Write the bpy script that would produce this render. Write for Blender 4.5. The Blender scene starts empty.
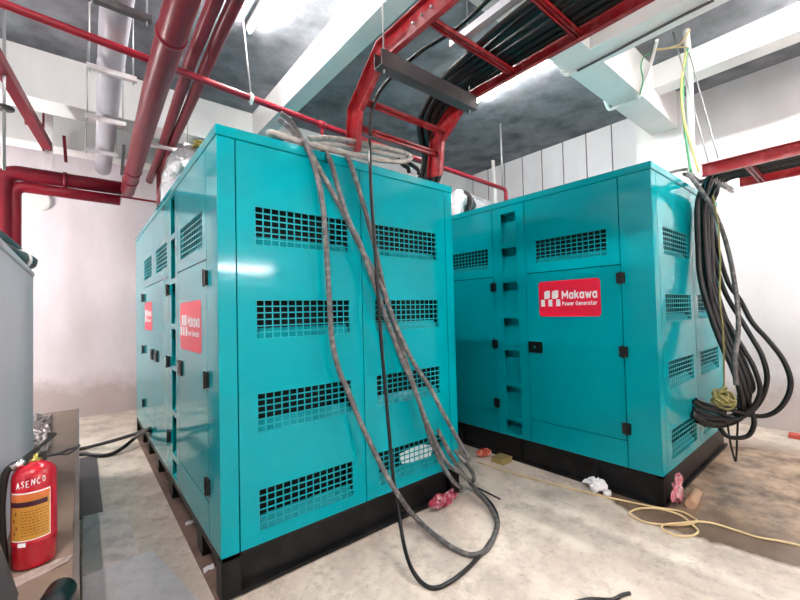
import bpy, bmesh, math, random
from mathutils import Vector, Matrix, noise
random.seed(4)
SC = bpy.context.scene
COL = SC.collection
PI = math.pi

# ------------------------------------------------------------------ materials
def lin(c):
    c /= 255.0
    return c / 12.92 if c <= 0.04045 else ((c + 0.055) / 1.055) ** 2.4
def rgb(r, g, b): return (lin(r), lin(g), lin(b), 1.0)

def new_mat(name):
    m = bpy.data.materials.new(name); m.use_nodes = True
    nt = m.node_tree
    return m, nt, nt.nodes['Principled BSDF']
def mat(name, col, rough=0.5, metal=0.0, var=0.0, scale=6.0, bump=0.0, bscale=40.0, coat=0.0, dirt=None, dirt_amt=0.0, dscale=3.0, spec=0.5, stretch=None):
    """plain procedural material: colour with noise variation, optional second tone in noise patches, optional bump"""
    m, nt, b = new_mat(name)
    b.inputs['Roughness'].default_value = rough
    b.inputs['Metallic'].default_value = metal
    b.inputs['Specular IOR Level'].default_value = spec
    b.inputs['Coat Weight'].default_value = coat
    b.inputs['Coat Roughness'].default_value = 0.05
    tc = nt.nodes.new('ShaderNodeTexCoord')
    vec = tc.outputs['Object']
    if stretch:
        mp = nt.nodes.new('ShaderNodeMapping'); mp.inputs['Scale'].default_value = stretch
        nt.links.new(vec, mp.inputs['Vector']); vec = mp.outputs['Vector']
    n = nt.nodes.new('ShaderNodeTexNoise'); n.inputs['Scale'].default_value = scale
    n.inputs['Detail'].default_value = 6; n.inputs['Roughness'].default_value = 0.65
    nt.links.new(vec, n.inputs['Vector'])
    r = nt.nodes.new('ShaderNodeValToRGB')
    r.color_ramp.elements[0].position = 0.3; r.color_ramp.elements[1].position = 0.7
    r.color_ramp.elements[0].color = tuple(c * (1 - var) for c in col[:3]) + (1,)
    r.color_ramp.elements[1].color = tuple(min(1, c * (1 + var)) for c in col[:3]) + (1,)
    nt.links.new(n.outputs['Fac'], r.inputs['Fac'])
    out = r.outputs['Color']
    if dirt:
        n2 = nt.nodes.new('ShaderNodeTexNoise'); n2.inputs['Scale'].default_value = dscale; n2.inputs['Detail'].default_value = 8
        nt.links.new(vec, n2.inputs['Vector'])
        r2 = nt.nodes.new('ShaderNodeValToRGB')
        r2.color_ramp.elements[0].position = 0.48; r2.color_ramp.elements[0].color = (0, 0, 0, 1)
        r2.color_ramp.elements[1].position = 0.72; r2.color_ramp.elements[1].color = (dirt_amt,) * 3 + (1,)
        nt.links.new(n2.outputs['Fac'], r2.inputs['Fac'])
        mx = nt.nodes.new('ShaderNodeMix'); mx.data_type = 'RGBA'
        nt.links.new(r2.outputs['Color'], mx.inputs['Factor'])
        nt.links.new(out, mx.inputs['A']); mx.inputs['B'].default_value = dirt
        out = mx.outputs['Result']
    nt.links.new(out, b.inputs['Base Color'])
    if bump:
        n3 = nt.nodes.new('ShaderNodeTexNoise'); n3.inputs['Scale'].default_value = bscale; n3.inputs['Detail'].default_value = 5
        nt.links.new(vec, n3.inputs['Vector'])
        bp = nt.nodes.new('ShaderNodeBump'); bp.inputs['Strength'].default_value = bump; bp.inputs['Distance'].default_value = 0.02
        nt.links.new(n3.outputs['Fac'], bp.inputs['Height']); nt.links.new(bp.outputs['Normal'], b.inputs['Normal'])
    return m
def emit(name, col, s):
    m, nt, b = new_mat(name)
    b.inputs['Base Color'].default_value = col
    b.inputs['Emission Color'].default_value = col
    b.inputs['Emission Strength'].default_value = s
    return m

TEAL = mat('teal_paint', rgb(0, 152, 161), rough=0.09, var=0.03, scale=2.0, bump=0.012, bscale=2.2, spec=0.2)
TEALG = mat('teal_grille', rgb(8, 152, 160), rough=0.3, var=0.04, spec=0.25)
BLACK = mat('black_paint', rgb(16, 17, 18), rough=0.42, var=0.2, spec=0.25, dirt=rgb(80, 74, 70), dirt_amt=0.12, dscale=9)
VOID = mat('black_interior', rgb(6, 8, 8), rough=0.9)
HINGE = mat('black_plastic', rgb(12, 12, 13), rough=0.4)
CHROME = mat('chrome', rgb(210, 210, 210), rough=0.2, metal=1.0)
STICK = mat('red_sticker', rgb(232, 34, 66), rough=0.3, spec=0.25)
WHITE = mat('white_print', rgb(245, 245, 245), rough=0.4)
LADRED = mat('ladder_red_paint', rgb(154, 24, 32), rough=0.32, var=0.08, dirt=rgb(230, 150, 150), dirt_amt=0.25, dscale=14, coat=0.2)
PIPERED = mat('pipe_red_paint', rgb(116, 22, 36), rough=0.36, var=0.1, scale=9, spec=0.25, dirt=rgb(150, 80, 90), dirt_amt=0.12, dscale=8)
PIPEBRIGHT = mat('pipe_bright_red_paint', rgb(142, 24, 42), rough=0.3, var=0.08, scale=9, spec=0.35)
DUCT = mat('grey_pipe', rgb(176, 176, 184), rough=0.4, var=0.08)
GALV = mat('galvanised_steel', rgb(212, 206, 206), rough=0.34, metal=0.45, var=0.14, scale=14, dirt=rgb(235, 236, 238), dirt_amt=0.3, dscale=5)
DARKSTEEL = mat('dark_channel_steel', rgb(84, 80, 82), rough=0.45, metal=0.3, var=0.15)
ROD = mat('zinc_rod', rgb(170, 172, 172), rough=0.4, metal=0.5)
CABG = mat('dusty_black_cable', rgb(88, 86, 86), rough=0.55, var=0.25, scale=20, dirt=rgb(150, 147, 142), dirt_amt=0.75, dscale=24)
CABD = mat('dusty_cable_loop', rgb(172, 166, 160), rough=0.6, var=0.2, scale=30, dirt=rgb(90, 88, 88), dirt_amt=0.6, dscale=20)
CABB = mat('black_cable', rgb(11, 11, 12), rough=0.38, var=0.2)
CABY = mat('yellow_cable', rgb(222, 196, 146), rough=0.5, var=0.1)
WIREY = mat('yellow_wire', rgb(222, 214, 128), rough=0.5)
WIREG = mat('green_wire', rgb(60, 160, 110), rough=0.5)
PVC = mat('white_pvc', rgb(236, 236, 232), rough=0.4)
FOIL = mat('silver_foil', rgb(214, 217, 219), rough=0.25, metal=0.7, var=0.1, bump=1.0, bscale=24)
CABINET = mat('grey_enamel', rgb(178, 173, 179), rough=0.4, var=0.04, scale=3)
EXTRED = mat('extinguisher_red', rgb(176, 14, 34), rough=0.22, var=0.05, coat=0.5)
EXTLAB = mat('extinguisher_label', rgb(186, 134, 48), rough=0.4, var=0.15, scale=18)
LABORANGE = mat('label_orange', rgb(206, 112, 56), rough=0.4)
LABDARK = mat('label_purple', rgb(62, 18, 42), rough=0.4)
LABINK = mat('label_ink', rgb(120, 72, 20), rough=0.5)
BRASS = mat('brass', rgb(150, 138, 72), rough=0.3, metal=0.7)
CLOTH = mat('dusty_plastic_sheet', rgb(172, 154, 146), rough=0.5, var=0.2, scale=12)
DARKPLASTIC = mat('crumpled_dark_plastic', rgb(92, 84, 80), rough=0.3, var=0.4, scale=14)
TAPE = mat('olive_tape', rgb(140, 134, 76), rough=0.5, var=0.3, scale=30)
PAPER = mat('white_paper', rgb(235, 235, 238), rough=0.7)
PINK = mat('pink_wrapper', rgb(206, 120, 132), rough=0.4, var=0.35, scale=26, dirt=rgb(245, 235, 235), dirt_amt=0.9, dscale=22)
MAGENTA = mat('crimson_wrapper', rgb(168, 44, 72), rough=0.35, var=0.4, scale=26, dirt=rgb(240, 225, 230), dirt_amt=0.8, dscale=26)
REDORANGE = mat('orange_wrapper', rgb(206, 76, 48), rough=0.4, var=0.3, scale=26, dirt=rgb(245, 240, 235), dirt_amt=0.9, dscale=20)
CARD = mat('brown_carton', rgb(150, 132, 82), rough=0.7, var=0.15)
CORE = mat('cardboard_core', rgb(196, 160, 130), rough=0.7, var=0.15)
BRICK = mat('red_brick', rgb(206, 96, 84), rough=0.8, var=0.15)
BOARD = mat('cement_board', rgb(222, 208, 202), rough=0.7, var=0.14, scale=9, dirt=rgb(120, 116, 114), dirt_amt=0.6, dscale=6)
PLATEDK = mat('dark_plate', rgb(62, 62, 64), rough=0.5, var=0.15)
TUBE = emit('tube_glow', (1.0, 0.97, 0.94, 1), 70)
TUBES = {k: emit('tube_glow_' + n, (1.0, 0.97, 0.94, 1), k) for k, n in ((35, 'soft'), (50, 'mild'), (100, 'medium'), (130, 'strong'), (170, 'bright'), (220, 'brighter'), (300, 'brightest'))}
FITTING = mat('white_fitting', rgb(230, 230, 230), rough=0.4)

def wallpaint(name, base, dirtc, amt, joints=False, sc=1.2, grime=.5):
    m = mat(name, base, rough=0.75, var=0.05, scale=3.5, bump=0.08, bscale=8, dirt=dirtc, dirt_amt=amt, dscale=sc, stretch=(1, 1, 0.35))
    # grime splashed up from the floor
    nt = m.node_tree; b = nt.nodes['Principled BSDF']; N = nt.nodes.new; L = nt.links.new
    src = b.inputs['Base Color'].links[0].from_socket
    g = N('ShaderNodeNewGeometry'); sp = N('ShaderNodeSeparateXYZ'); L(g.outputs['Position'], sp.inputs['Vector'])
    nz = N('ShaderNodeTexNoise'); nz.inputs['Scale'].default_value = 3.2; nz.inputs['Detail'].default_value = 9; nz.inputs['Roughness'].default_value = .7; L(g.outputs['Position'], nz.inputs['Vector'])
    ad = N('ShaderNodeMath'); ad.operation = 'MULTIPLY_ADD'; L(nz.outputs['Fac'], ad.inputs[0]); ad.inputs[1].default_value = -0.75; L(sp.outputs['Z'], ad.inputs[2])
    rp = N('ShaderNodeValToRGB'); L(ad.outputs[0], rp.inputs['Fac'])
    rp.color_ramp.elements[0].position = 0.0; rp.color_ramp.elements[0].color = (grime,)*3 + (1,); rp.color_ramp.elements[1].position = .28; rp.color_ramp.elements[1].color = (0, 0, 0, 1)
    mg = N('ShaderNodeMix'); mg.data_type = 'RGBA'; L(rp.outputs['Color'], mg.inputs['Factor']); L(src, mg.inputs['A']); mg.inputs['B'].default_value = rgb(150, 126, 108)
    L(mg.outputs['Result'], b.inputs['Base Color'])
    if joints:
        nt = m.node_tree; b = nt.nodes['Principled BSDF']
        src = b.inputs['Base Color'].links[0].from_socket
        tc = nt.nodes.new('ShaderNodeTexCoord'); sp = nt.nodes.new('ShaderNodeSeparateXYZ')
        g = nt.nodes.new('ShaderNodeNewGeometry')
        nt.links.new(g.outputs['Position'], sp.inputs['Vector'])
        a = nt.nodes.new('ShaderNodeMath'); a.operation = 'ADD'; a.inputs[1].default_value = 10.0 - 1.43 + 0.39 * 4
        nt.links.new(sp.outputs['Y'], a.inputs[0])
        md = nt.nodes.new('ShaderNodeMath'); md.operation = 'MODULO'; md.inputs[1].default_value = 0.39
        nt.links.new(a.outputs[0], md.inputs[0])
        # joint lines 16 mm wide, only on the panelled stretch beyond the column
        lt = nt.nodes.new('ShaderNodeMath'); lt.operation = 'COMPARE'; lt.inputs[1].default_value = (11.56) % 0.39; lt.inputs[2].default_value = 0.009
        nt.links.new(md.outputs[0], lt.inputs[0])
        gt = nt.nodes.new('ShaderNodeMath'); gt.operation = 'GREATER_THAN'; gt.inputs[1].default_value = -0.1
        nt.links.new(sp.outputs['Y'], gt.inputs[0])
        mu = nt.nodes.new('ShaderNodeMath'); mu.operation = 'MULTIPLY'
        nt.links.new(lt.outputs[0], mu.inputs[0]); nt.links.new(gt.outputs[0], mu.inputs[1])
        mx = nt.nodes.new('ShaderNodeMix'); mx.data_type = 'RGBA'
        nt.links.new(mu.outputs[0], mx.inputs['Factor']); nt.links.new(src, mx.inputs['A'])
        mx.inputs['B'].default_value = rgb(96, 94, 98)
        nt.links.new(mx.outputs['Result'], b.inputs['Base Color'])
    return m
WALLM = wallpaint('wall_plaster', rgb(238, 229, 234), rgb(190, 172, 170), 0.4)
WALLR = wallpaint('wall_panelled', rgb(228, 226, 228), rgb(196, 188, 184), 0.4, joints=True)
BEAMM = wallpaint('beam_paint', rgb(232, 232, 230), rgb(205, 200, 196), 0.3, grime=.2)
CEILM = mat('concrete_ceiling', rgb(124, 126, 132), rough=0.85, var=0.3, scale=3.4, bump=0.3, bscale=6, dirt=rgb(70, 74, 80), dirt_amt=0.85, dscale=2.6)
EDGE = mat('worn_edge_steel', rgb(112, 104, 98), rough=0.5, metal=0.2, var=0.15)
BOXM = mat('tan_concrete', rgb(140, 118, 102), rough=0.75, var=0.12, scale=5, dirt=rgb(120, 108, 98), dirt_amt=0.5, dscale=3)

def floor_material():
    m, nt, b = new_mat('stained_concrete_floor')
    L = nt.links.new; N = nt.nodes.new
    g = N('ShaderNodeNewGeometry'); pos = g.outputs['Position']
    def noise_(scale, detail=8, rough=0.6):
        n = N('ShaderNodeTexNoise'); n.inputs['Scale'].default_value = scale; n.inputs['Detail'].default_value = detail
        n.inputs['Roughness'].default_value = rough; L(pos, n.inputs['Vector']); return n.outputs['Fac']
    def ramp(f, p0, p1, c0, c1):
        r = N('ShaderNodeValToRGB'); r.color_ramp.elements[0].position = p0; r.color_ramp.elements[1].position = p1
        r.color_ramp.elements[0].color = c0; r.color_ramp.elements[1].color = c1; L(f, r.inputs['Fac']); return r.outputs['Color']
    def mix(f, a, bb):
        x = N('ShaderNodeMix'); x.data_type = 'RGBA'; L(f, x.inputs['Factor'])
        for s, v in (('A', a), ('B', bb)):
            if isinstance(v, tuple): x.inputs[s].default_value = v
            else: L(v, x.inputs[s])
        return x.outputs['Result']
    def math_(op, a, bb):
        x = N('ShaderNodeMath'); x.operation = op
        for i, v in enumerate((a, bb)):
            if isinstance(v, (int, float)): x.inputs[i].default_value = v
            else: L(v, x.inputs[i])
        return x.outputs[0]
    base = ramp(noise_(2.6), 0.3, 0.72, rgb(200, 184, 170), rgb(242, 230, 214))
    base = mix(ramp(noise_(1.15, 9, 0.7), 0.5, 0.7, (0, 0, 0, 1), (0.65, 0.65, 0.65, 1)), base, rgb(142, 132, 126))
    base = mix(ramp(noise_(22, 6), 0.55, 0.75, (0, 0, 0, 1), (0.28, 0.28, 0.28, 1)), base, rgb(126, 112, 100))
    base = mix(ramp(noise_(5.5, 10, 0.78), 0.5, 0.66, (0, 0, 0, 1), (0.5, 0.5, 0.5, 1)), base, rgb(150, 134, 120))
    base = mix(ramp(noise_(60, 4), 0.62, 0.72, (0, 0, 0, 1), (0.35, 0.35, 0.35, 1)), base, rgb(120, 108, 98))
    # damp brown area spreading in front of the right generator
    sp = N('ShaderNodeSeparateXYZ'); L(pos, sp.inputs['Vector'])
    dy = math_('ADD', sp.outputs['Y'], 1.35)
    edge = math_('ADD', math_('MULTIPLY', math_('MULTIPLY', dy, dy), 0.45), 2.44)            # x of the wet edge
    d = math_('SUBTRACT', sp.outputs['X'], edge)
    d = math_('ADD', d, math_('MULTIPLY', math_('SUBTRACT', noise_(3.4, 6), 0.5), 0.28))
    wet = math_('MULTIPLY', ramp(d, 0.0, 0.05, (0, 0, 0, 1), (1, 1, 1, 1)), ramp(math_('SUBTRACT', -0.45, sp.outputs['Y']), 0.0, 0.25, (0, 0, 0, 1), (1, 1, 1, 1)))
    wet = math_('MULTIPLY', wet, ramp(math_('ADD', math_('SUBTRACT', 5.0, sp.outputs['X']), math_('MULTIPLY', noise_(2.0), 0.4)), 0.0, 0.5, (0, 0, 0, 1), (1, 1, 1, 1)))
    wetcol = ramp(noise_(4.5, 8, 0.7), 0.35, 0.7, rgb(92, 72, 58), rgb(205, 174, 144))
    near = ramp(math_('SUBTRACT', sp.outputs['X'], 2.75), 0.0, 0.35, (0.85, 0.85, 0.85, 1), (0, 0, 0, 1))      # soaked strip by the base
    wetcol = mix(near, wetcol, rgb(84, 64, 50))
    col = mix(math_('MULTIPLY', wet, 0.92), base, wetcol)
    L(col, b.inputs['Base Color'])
    rg = math_('SUBTRACT', 0.62, math_('MULTIPLY', wet, 0.36))
    L(rg, b.inputs['Roughness'])
    bp = N('ShaderNodeBump'); bp.inputs['Strength'].default_value = 0.05; bp.inputs['Distance'].default_value = 0.02
    L(noise_(14, 6), bp.inputs['Height']); L(bp.outputs['Normal'], b.inputs['Normal'])
    return m
FLOORM = floor_material()
PADM = mat('brown_dirty_slab', rgb(128, 104, 92), rough=0.8, var=0.2, scale=7, dirt=rgb(80, 66, 58), dirt_amt=0.6, dscale=5)

# ------------------------------------------------------------------ geometry helpers
class MB:
    def __init__(s): s.bm = bmesh.new()
    def quad(s, *p):
        s.bm.faces.new([s.bm.verts.new(q) for q in p])
    def box(s, x0, x1, y0, y1, z0, z1, bev=0.0):
        vs = [s.bm.verts.new(p) for p in ((x0,y0,z0),(x1,y0,z0),(x1,y1,z0),(x0,y1,z0),(x0,y0,z1),(x1,y0,z1),(x1,y1,z1),(x0,y1,z1))]
        fs = [s.bm.faces.new([vs[i] for i in f]) for f in ((3,2,1,0),(4,5,6,7),(0,1,5,4),(1,2,6,5),(2,3,7,6),(3,0,4,7))]
        if bev:
            es = list({e for f in fs for e in f.edges})
            bmesh.ops.bevel(s.bm, geom=es, offset=bev, segments=2, affect='EDGES', profile=0.5)
        return s
    def mbox(s, M, u0, u1, v0, v1, d0, d1):
        """box in a mapped (u, v, depth) frame"""
        c = [(u0,v0,d0),(u1,v0,d0),(u1,v1,d0),(u0,v1,d0),(u0,v0,d1),(u1,v0,d1),(u1,v1,d1),(u0,v1,d1)]
        vs = [s.bm.verts.new(M(*p)) for p in c]
        for f in ((3,2,1,0),(4,5,6,7),(0,1,5,4),(1,2,6,5),(2,3,7,6),(3,0,4,7)): s.bm.faces.new([vs[i] for i in f])
        return s
    def bar(s, p0, p1, w, h, up=(0,0,1)):
        """square bar from p0 to p1"""
        p0, p1, up = Vector(p0), Vector(p1), Vector(up)
        t = (p1 - p0).normalized(); a = t.cross(up).normalized(); b = a.cross(t)
        vs = []
        for p in (p0, p1):
            for i, j in ((-1,-1),(1,-1),(1,1),(-1,1)): vs.append(s.bm.verts.new(p + a*(i*w/2) + b*(j*h/2)))
        for f in ((3,2,1,0),(4,5,6,7),(0,1,5,4),(1,2,6,5),(2,3,7,6),(3,0,4,7)): s.bm.faces.new([vs[i] for i in f])
        return s
    def tube(s, pts, r, seg=10, caps=True, lump=0.0):
        pts = [Vector(p) for p in pts]; n = len(pts)
        rr = r if isinstance(r, (list, tuple)) else [r]*n
        t0 = (pts[1]-pts[0]).normalized()
        nrm = t0.orthogonal().normalized(); rings = []
        for i, p in enumerate(pts):
            t = ((pts[min(i+1,n-1)] - pts[max(i-1,0)])).normalized()
            nrm = (nrm - t*nrm.dot(t)).normalized(); bn = t.cross(nrm)
            ring = []
            for k in range(seg):
                a = 2*PI*k/seg
                q = rr[i]*(1 + (lump*noise.noise(p*9 + Vector((k,0,0))) if lump else 0))
                ring.append(s.bm.verts.new(p + nrm*(q*math.cos(a)) + bn*(q*math.sin(a))))
            rings.append(ring)
        for a, b in zip(rings, rings[1:]):
            for k in range(seg): 
                f = s.bm.faces.new((a[k], a[(k+1)%seg], b[(k+1)%seg], b[k])); f.smooth = True
        if caps:
            s.bm.faces.new(rings[0][::-1]); s.bm.faces.new(rings[-1])
        return s
    def lathe(s, prof, c=(0,0,0), seg=28, axis='z'):
        rings = []
        for r, z in prof:
            ring = []
            for k in range(seg):
                a = 2*PI*k/seg
                q = (r*math.cos(a), r*math.sin(a), z)
                if axis == 'y': q = (q[0], q[2], q[1])
                if axis == 'x': q = (q[2], q[0], q[1])
                ring.append(s.bm.verts.new(Vector(c) + Vector(q)))
            rings.append(ring)
        for a, b in zip(rings, rings[1:]):
            for k in range(seg):
                f = s.bm.faces.new((a[k], a[(k+1)%seg], b[(k+1)%seg], b[k])); f.smooth = True
        s.bm.faces.new(rings[0][::-1]); s.bm.faces.new(rings[-1])
        return s
    def poly(s, pts2, M, d0, d1):
        """extruded outline in a mapped frame"""
        a = [s.bm.verts.new(M(u, v, d0)) for u, v in pts2]; b = [s.bm.verts.new(M(u, v, d1)) for u, v in pts2]
        s.bm.faces.new(a); s.bm.faces.new(b[::-1])
        n = len(a)
        for i in range(n): s.bm.faces.new((a[i], b[i], b[(i+1)%n], a[(i+1)%n]))
        return s
    def prism(s, pts, axis_vec):
        a = [s.bm.verts.new(Vector(p)) for p in pts]; b = [s.bm.verts.new(Vector(p)+Vector(axis_vec)) for p in pts]
        s.bm.faces.new(a); s.bm.faces.new(b[::-1]); n = len(a)
        for i in range(n): s.bm.faces.new((a[i], b[i], b[(i+1)%n], a[(i+1)%n]))
        return s

def cr(pts, k=6):
    """Catmull-Rom curve through points"""
    P = [Vector(p) for p in pts]; P = [P[0]*2 - P[1]] + P + [P[-1]*2 - P[-2]]
    out = []
    for i in range(1, len(P)-2):
        a, b, c, d = P[i-1:i+3]
        for j in range(k):
            t = j/k
            out.append(0.5*((2*b) + (c-a)*t + (2*a-5*b+4*c-d)*t*t + (3*b-a-3*c+d)*t**3))
    out.append(P[-2]); return out

def tag(o, label=None, cat=None, group=None, kind=None):
    for k, v in (('label', label), ('category', cat), ('group', group), ('kind', kind)):
        if v: o[k] = v
    return o
def obj(name, mb, material, parent=None, label=None, cat=None, group=None, kind=None):
    bm = mb.bm
    bmesh.ops.recalc_face_normals(bm, faces=bm.faces)
    off = Vector((0,0,0))
    if parent is None:
        xs = [v.co for v in bm.verts]
        off = Vector(((min(v.x for v in xs)+max(v.x for v in xs))/2, (min(v.y for v in xs)+max(v.y for v in xs))/2, min(v.z for v in xs)))
    else:
        q = parent
        while q: off = off + q.location; q = q.parent
    for v in bm.verts: v.co -= off
    me = bpy.data.meshes.new(name); bm.to_mesh(me); bm.free()
    me.materials.append(material)
    o = bpy.data.objects.new(name, me); COL.objects.link(o)
    if parent is None: o.location = off
    else: o.parent = parent
    return tag(o, label, cat, group, kind)
def thing(name, loc, label, cat, group=None):
    o = bpy.data.objects.new(name, None); COL.objects.link(o); o.location = loc; o.empty_display_size = 0.1
    return tag(o, label, cat, group)
def struct(name, mb, m): return obj(name, mb, m, kind='structure')

def _arc(cx, cy, rx, ry, a0, a1, n=14):
    return [(cx + rx*math.cos(math.radians(a0+(a1-a0)*k/n)), cy + ry*math.sin(math.radians(a0+(a1-a0)*k/n))) for k in range(n+1)]
GLYPH = {'M': (1.18, [[(0,0),(0,1),(.46,.3),(.92,1),(.92,0)]]), 'k': (.78, [[(0,0),(0,1)], [(.52,.72),(.04,.33)], [(.18,.45),(.56,0)]]),
         'a': (.84, [_arc(.28,.36,.28,.36,0,360), [(.57,.74),(.57,0)]]), 'w': (1.08, [[(0,.74),(.21,0),(.42,.64),(.63,0),(.84,.74)]]),
         'P': (.82, [[(0,0),(0,1),(.36,1),(.56,.88),(.56,.64),(.36,.5),(0,.5)]]), 'o': (.82, [_arc(.3,.36,.28,.36,0,360)]),
         'e': (.80, [[(.05,.38),(.56,.38)] + _arc(.3,.36,.27,.36,0,310)]), 'r': (.58, [[(0,0),(0,.74)], [(0,.44),(.14,.66),(.36,.72)]]),
         'G': (1.06, [_arc(.42,.5,.4,.5,45,350) + [(.8,.5),(.5,.5)]]), 'n': (.78, [[(0,0),(0,.74)], [(0,.46),(.15,.7),(.38,.7),(.52,.5),(.52,0)]]),
         't': (.66, [[(.2,1),(.2,.14),(.32,0),(.46,0)], [(0,.74),(.44,.74)]]), ' ': (.42, [])}
def text2d(word, bold=0.1):
    """bold sans letters drawn as thick strokes; returns points scaled to a unit box and their faces"""
    vs, fs, x = [], [], 0.0
    for ch in word:
        adv, strokes = GLYPH[ch]
        for st in strokes:
            for (ax, ay), (bx, by) in zip(st, st[1:]):
                dx, dy = bx-ax, by-ay; l = math.hypot(dx, dy) or 1; dx, dy = dx/l, dy/l; e = bold*.55
                k = len(vs)
                for px, py, sg, en in ((ax,ay,1,-1),(ax,ay,-1,-1),(bx,by,-1,1),(bx,by,1,1)):
                    vs.append((x + px - dy*bold*sg + dx*e*en, py + dx*bold*sg + dy*e*en))
                fs.append((k, k+1, k+2, k+3))
        x += adv + bold*.9
    x0 = min(v[0] for v in vs); x1 = max(v[0] for v in vs); y0 = min(v[1] for v in vs); y1 = max(v[1] for v in vs)
    return [((a-x0)/(x1-x0), (b-y0)/(y1-y0)) for a, b in vs], fs
def put_text(mb, T, f):
    vs, fs = T
    for n, q in enumerate(fs):                       # strokes overlap, so each sits a hair above the last
        mb.bm.faces.new([mb.bm.verts.new(f(vs[i][0], vs[i][1], -.00002*n)) for i in q])

def panel(mb, M, u0, u1, v0, v1, holes=(), th=0.02, rim=0.02):
    """sheet with rectangular openings, its edges folded in"""
    us = sorted({u0, u1, *[h[0] for h in holes], *[h[1] for h in holes]}); vs = sorted({v0, v1, *[h[2] for h in holes], *[h[3] for h in holes]})
    for a, b in zip(us, us[1:]):
        for c, d in zip(vs, vs[1:]):
            cu, cv = (a+b)/2, (c+d)/2
            if any(h[0] < cu < h[1] and h[2] < cv < h[3] for h in holes): continue
            mb.quad(M(a,c,0), M(b,c,0), M(b,d,0), M(a,d,0))
    def frame(a, b, c, d, t):
        mb.quad(M(a,c,0),M(b,c,0),M(b,c,t),M(a,c,t)); mb.quad(M(b,c,0),M(b,d,0),M(b,d,t),M(b,c,t))
        mb.quad(M(b,d,0),M(a,d,0),M(a,d,t),M(b,d,t)); mb.quad(M(a,d,0),M(a,c,0),M(a,c,t),M(a,d,t))
    frame(u0,u1,v0,v1,th)
    for h in holes: frame(*h, rim)
    bmesh.ops.remove_doubles(mb.bm, verts=mb.bm.verts, dist=1e-5)
    return mb

# ------------------------------------------------------------------ the generators
T_NAME = text2d('Makawa', 0.125); T_SUB = text2d('Power Generator', 0.12)

def vent(M, u0, u1, v0, v1, root, cols=13, rows=6):
    g = MB(); t = 0.007
    for i in range(cols+1):
        u = u0 + (u1-u0)*i/cols; g.mbox(M, max(u0,u-t/2), min(u1,u+t/2), v0, v1, 0.004, 0.0065)
    for j in range(rows+1):
        v = v0 + (v1-v0)*j/rows; g.mbox(M, u0, u1, max(v0,v-t/2), min(v1,v+t/2), 0.002, 0.006)
    gr = obj('vent_grille', g, TEALG, root)
    d = MB(); h = v1-v0
    a = [(v0, 0.014), (v0, 0.020), (v0+0.27*h, 0.06), (v0+0.27*h, 0.054)]
    for (va, da), (vb, db) in zip(a, a[1:]+a[:1]): d.quad(M(u0,va,da), M(u1,va,da), M(u1,vb,db), M(u0,vb,db))
    for uu in (u0, u1): d.quad(*[M(uu, va, da) for va, da in a])
    obj('deflector', d, TEALG, gr)
    l = MB(); D = 0.122
    l.quad(M(u0,v0,D),M(u1,v0,D),M(u1,v1,D),M(u0,v1,D)); l.quad(M(u0,v1,.02),M(u1,v1,.02),M(u1,v1,D),M(u0,v1,D))
    l.quad(M(u0,v0,.02),M(u0,v1,.02),M(u0,v1,D),M(u0,v0,D)); l.quad(M(u1,v0,.02),M(u1,v1,.02),M(u1,v1,D),M(u1,v0,D))
    l.quad(M(u0,v0,.02),M(u1,v0,.02),M(u1,v0,D),M(u0,v0,D))
    obj('vent_liner', l, VOID, gr)

def round_rect(u0, u1, v0, v1, r, n=5):
    pts = []
    for cx, cy, a0 in ((u1-r, v1-r, 0), (u0+r, v1-r, 90), (u0+r, v0+r, 180), (u1-r, v0+r, 270)):
        for i in range(n+1):
            a = math.radians(a0 + 90*i/n); pts.append((cx + r*math.cos(a), cy + r*math.sin(a)))
    return pts
def leaf(u0, u1, v0, v1):
    r = min(u1-u0, v1-v0)*0.55; pts = []
    for cx, cy, a0, on in ((u1, v1, 0, 0), (u0+r, v1-r, 90, 1), (u0, v0, 180, 0), (u1-r, v0+r, 270, 1)):
        if not on: pts.append((cx, cy)); continue
        for i in range(6):
            a = math.radians(a0 + 90*i/5); pts.append((cx + r*math.cos(a), cy + r*math.sin(a)))
    return pts

def sticker(M, s_left, s_right, v0, v1, door):
    """red maker's sticker; the viewer's left is the larger s"""
    w = s_left - s_right; h = v1 - v0
    T = lambda a, b, d: M(s_left - a*w, v0 + b*h, d)
    S = MB(); S.poly(round_rect(s_right, s_left, v0, v1, 0.03), M, -0.002, 0.0); obj('sticker', S, STICK, door, label='red sticker with a white emblem and lettering')
    E = MB()
    for a, b in ((0.10, 0.20), (0.235, 0.345)): E.poly(leaf(a, b, 0.50, 0.735), lambda u, v, d: T(u, v, d), -0.0035, -0.0022)
    for a in (0.04, 0.17, 0.305): E.poly([(a, 0.29), (a+0.068, 0.29), (a+0.068, 0.48), (a, 0.48)], lambda u, v, d: T(u, v, d), -0.0035, -0.0022)
    obj('emblem', E, WHITE, door, label='white emblem')
    X = MB()
    put_text(X, T_NAME, lambda a, b, e: Vector(T(0.40 + a*0.555, 0.475 + b*0.245, -0.0028 + e)))
    put_text(X, T_SUB, lambda a, b, e: Vector(T(0.405 + a*0.545, 0.30 + b*0.115, -0.0028 + e)))
    obj('lettering', X, WHITE, door, label='white lettering')

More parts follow.
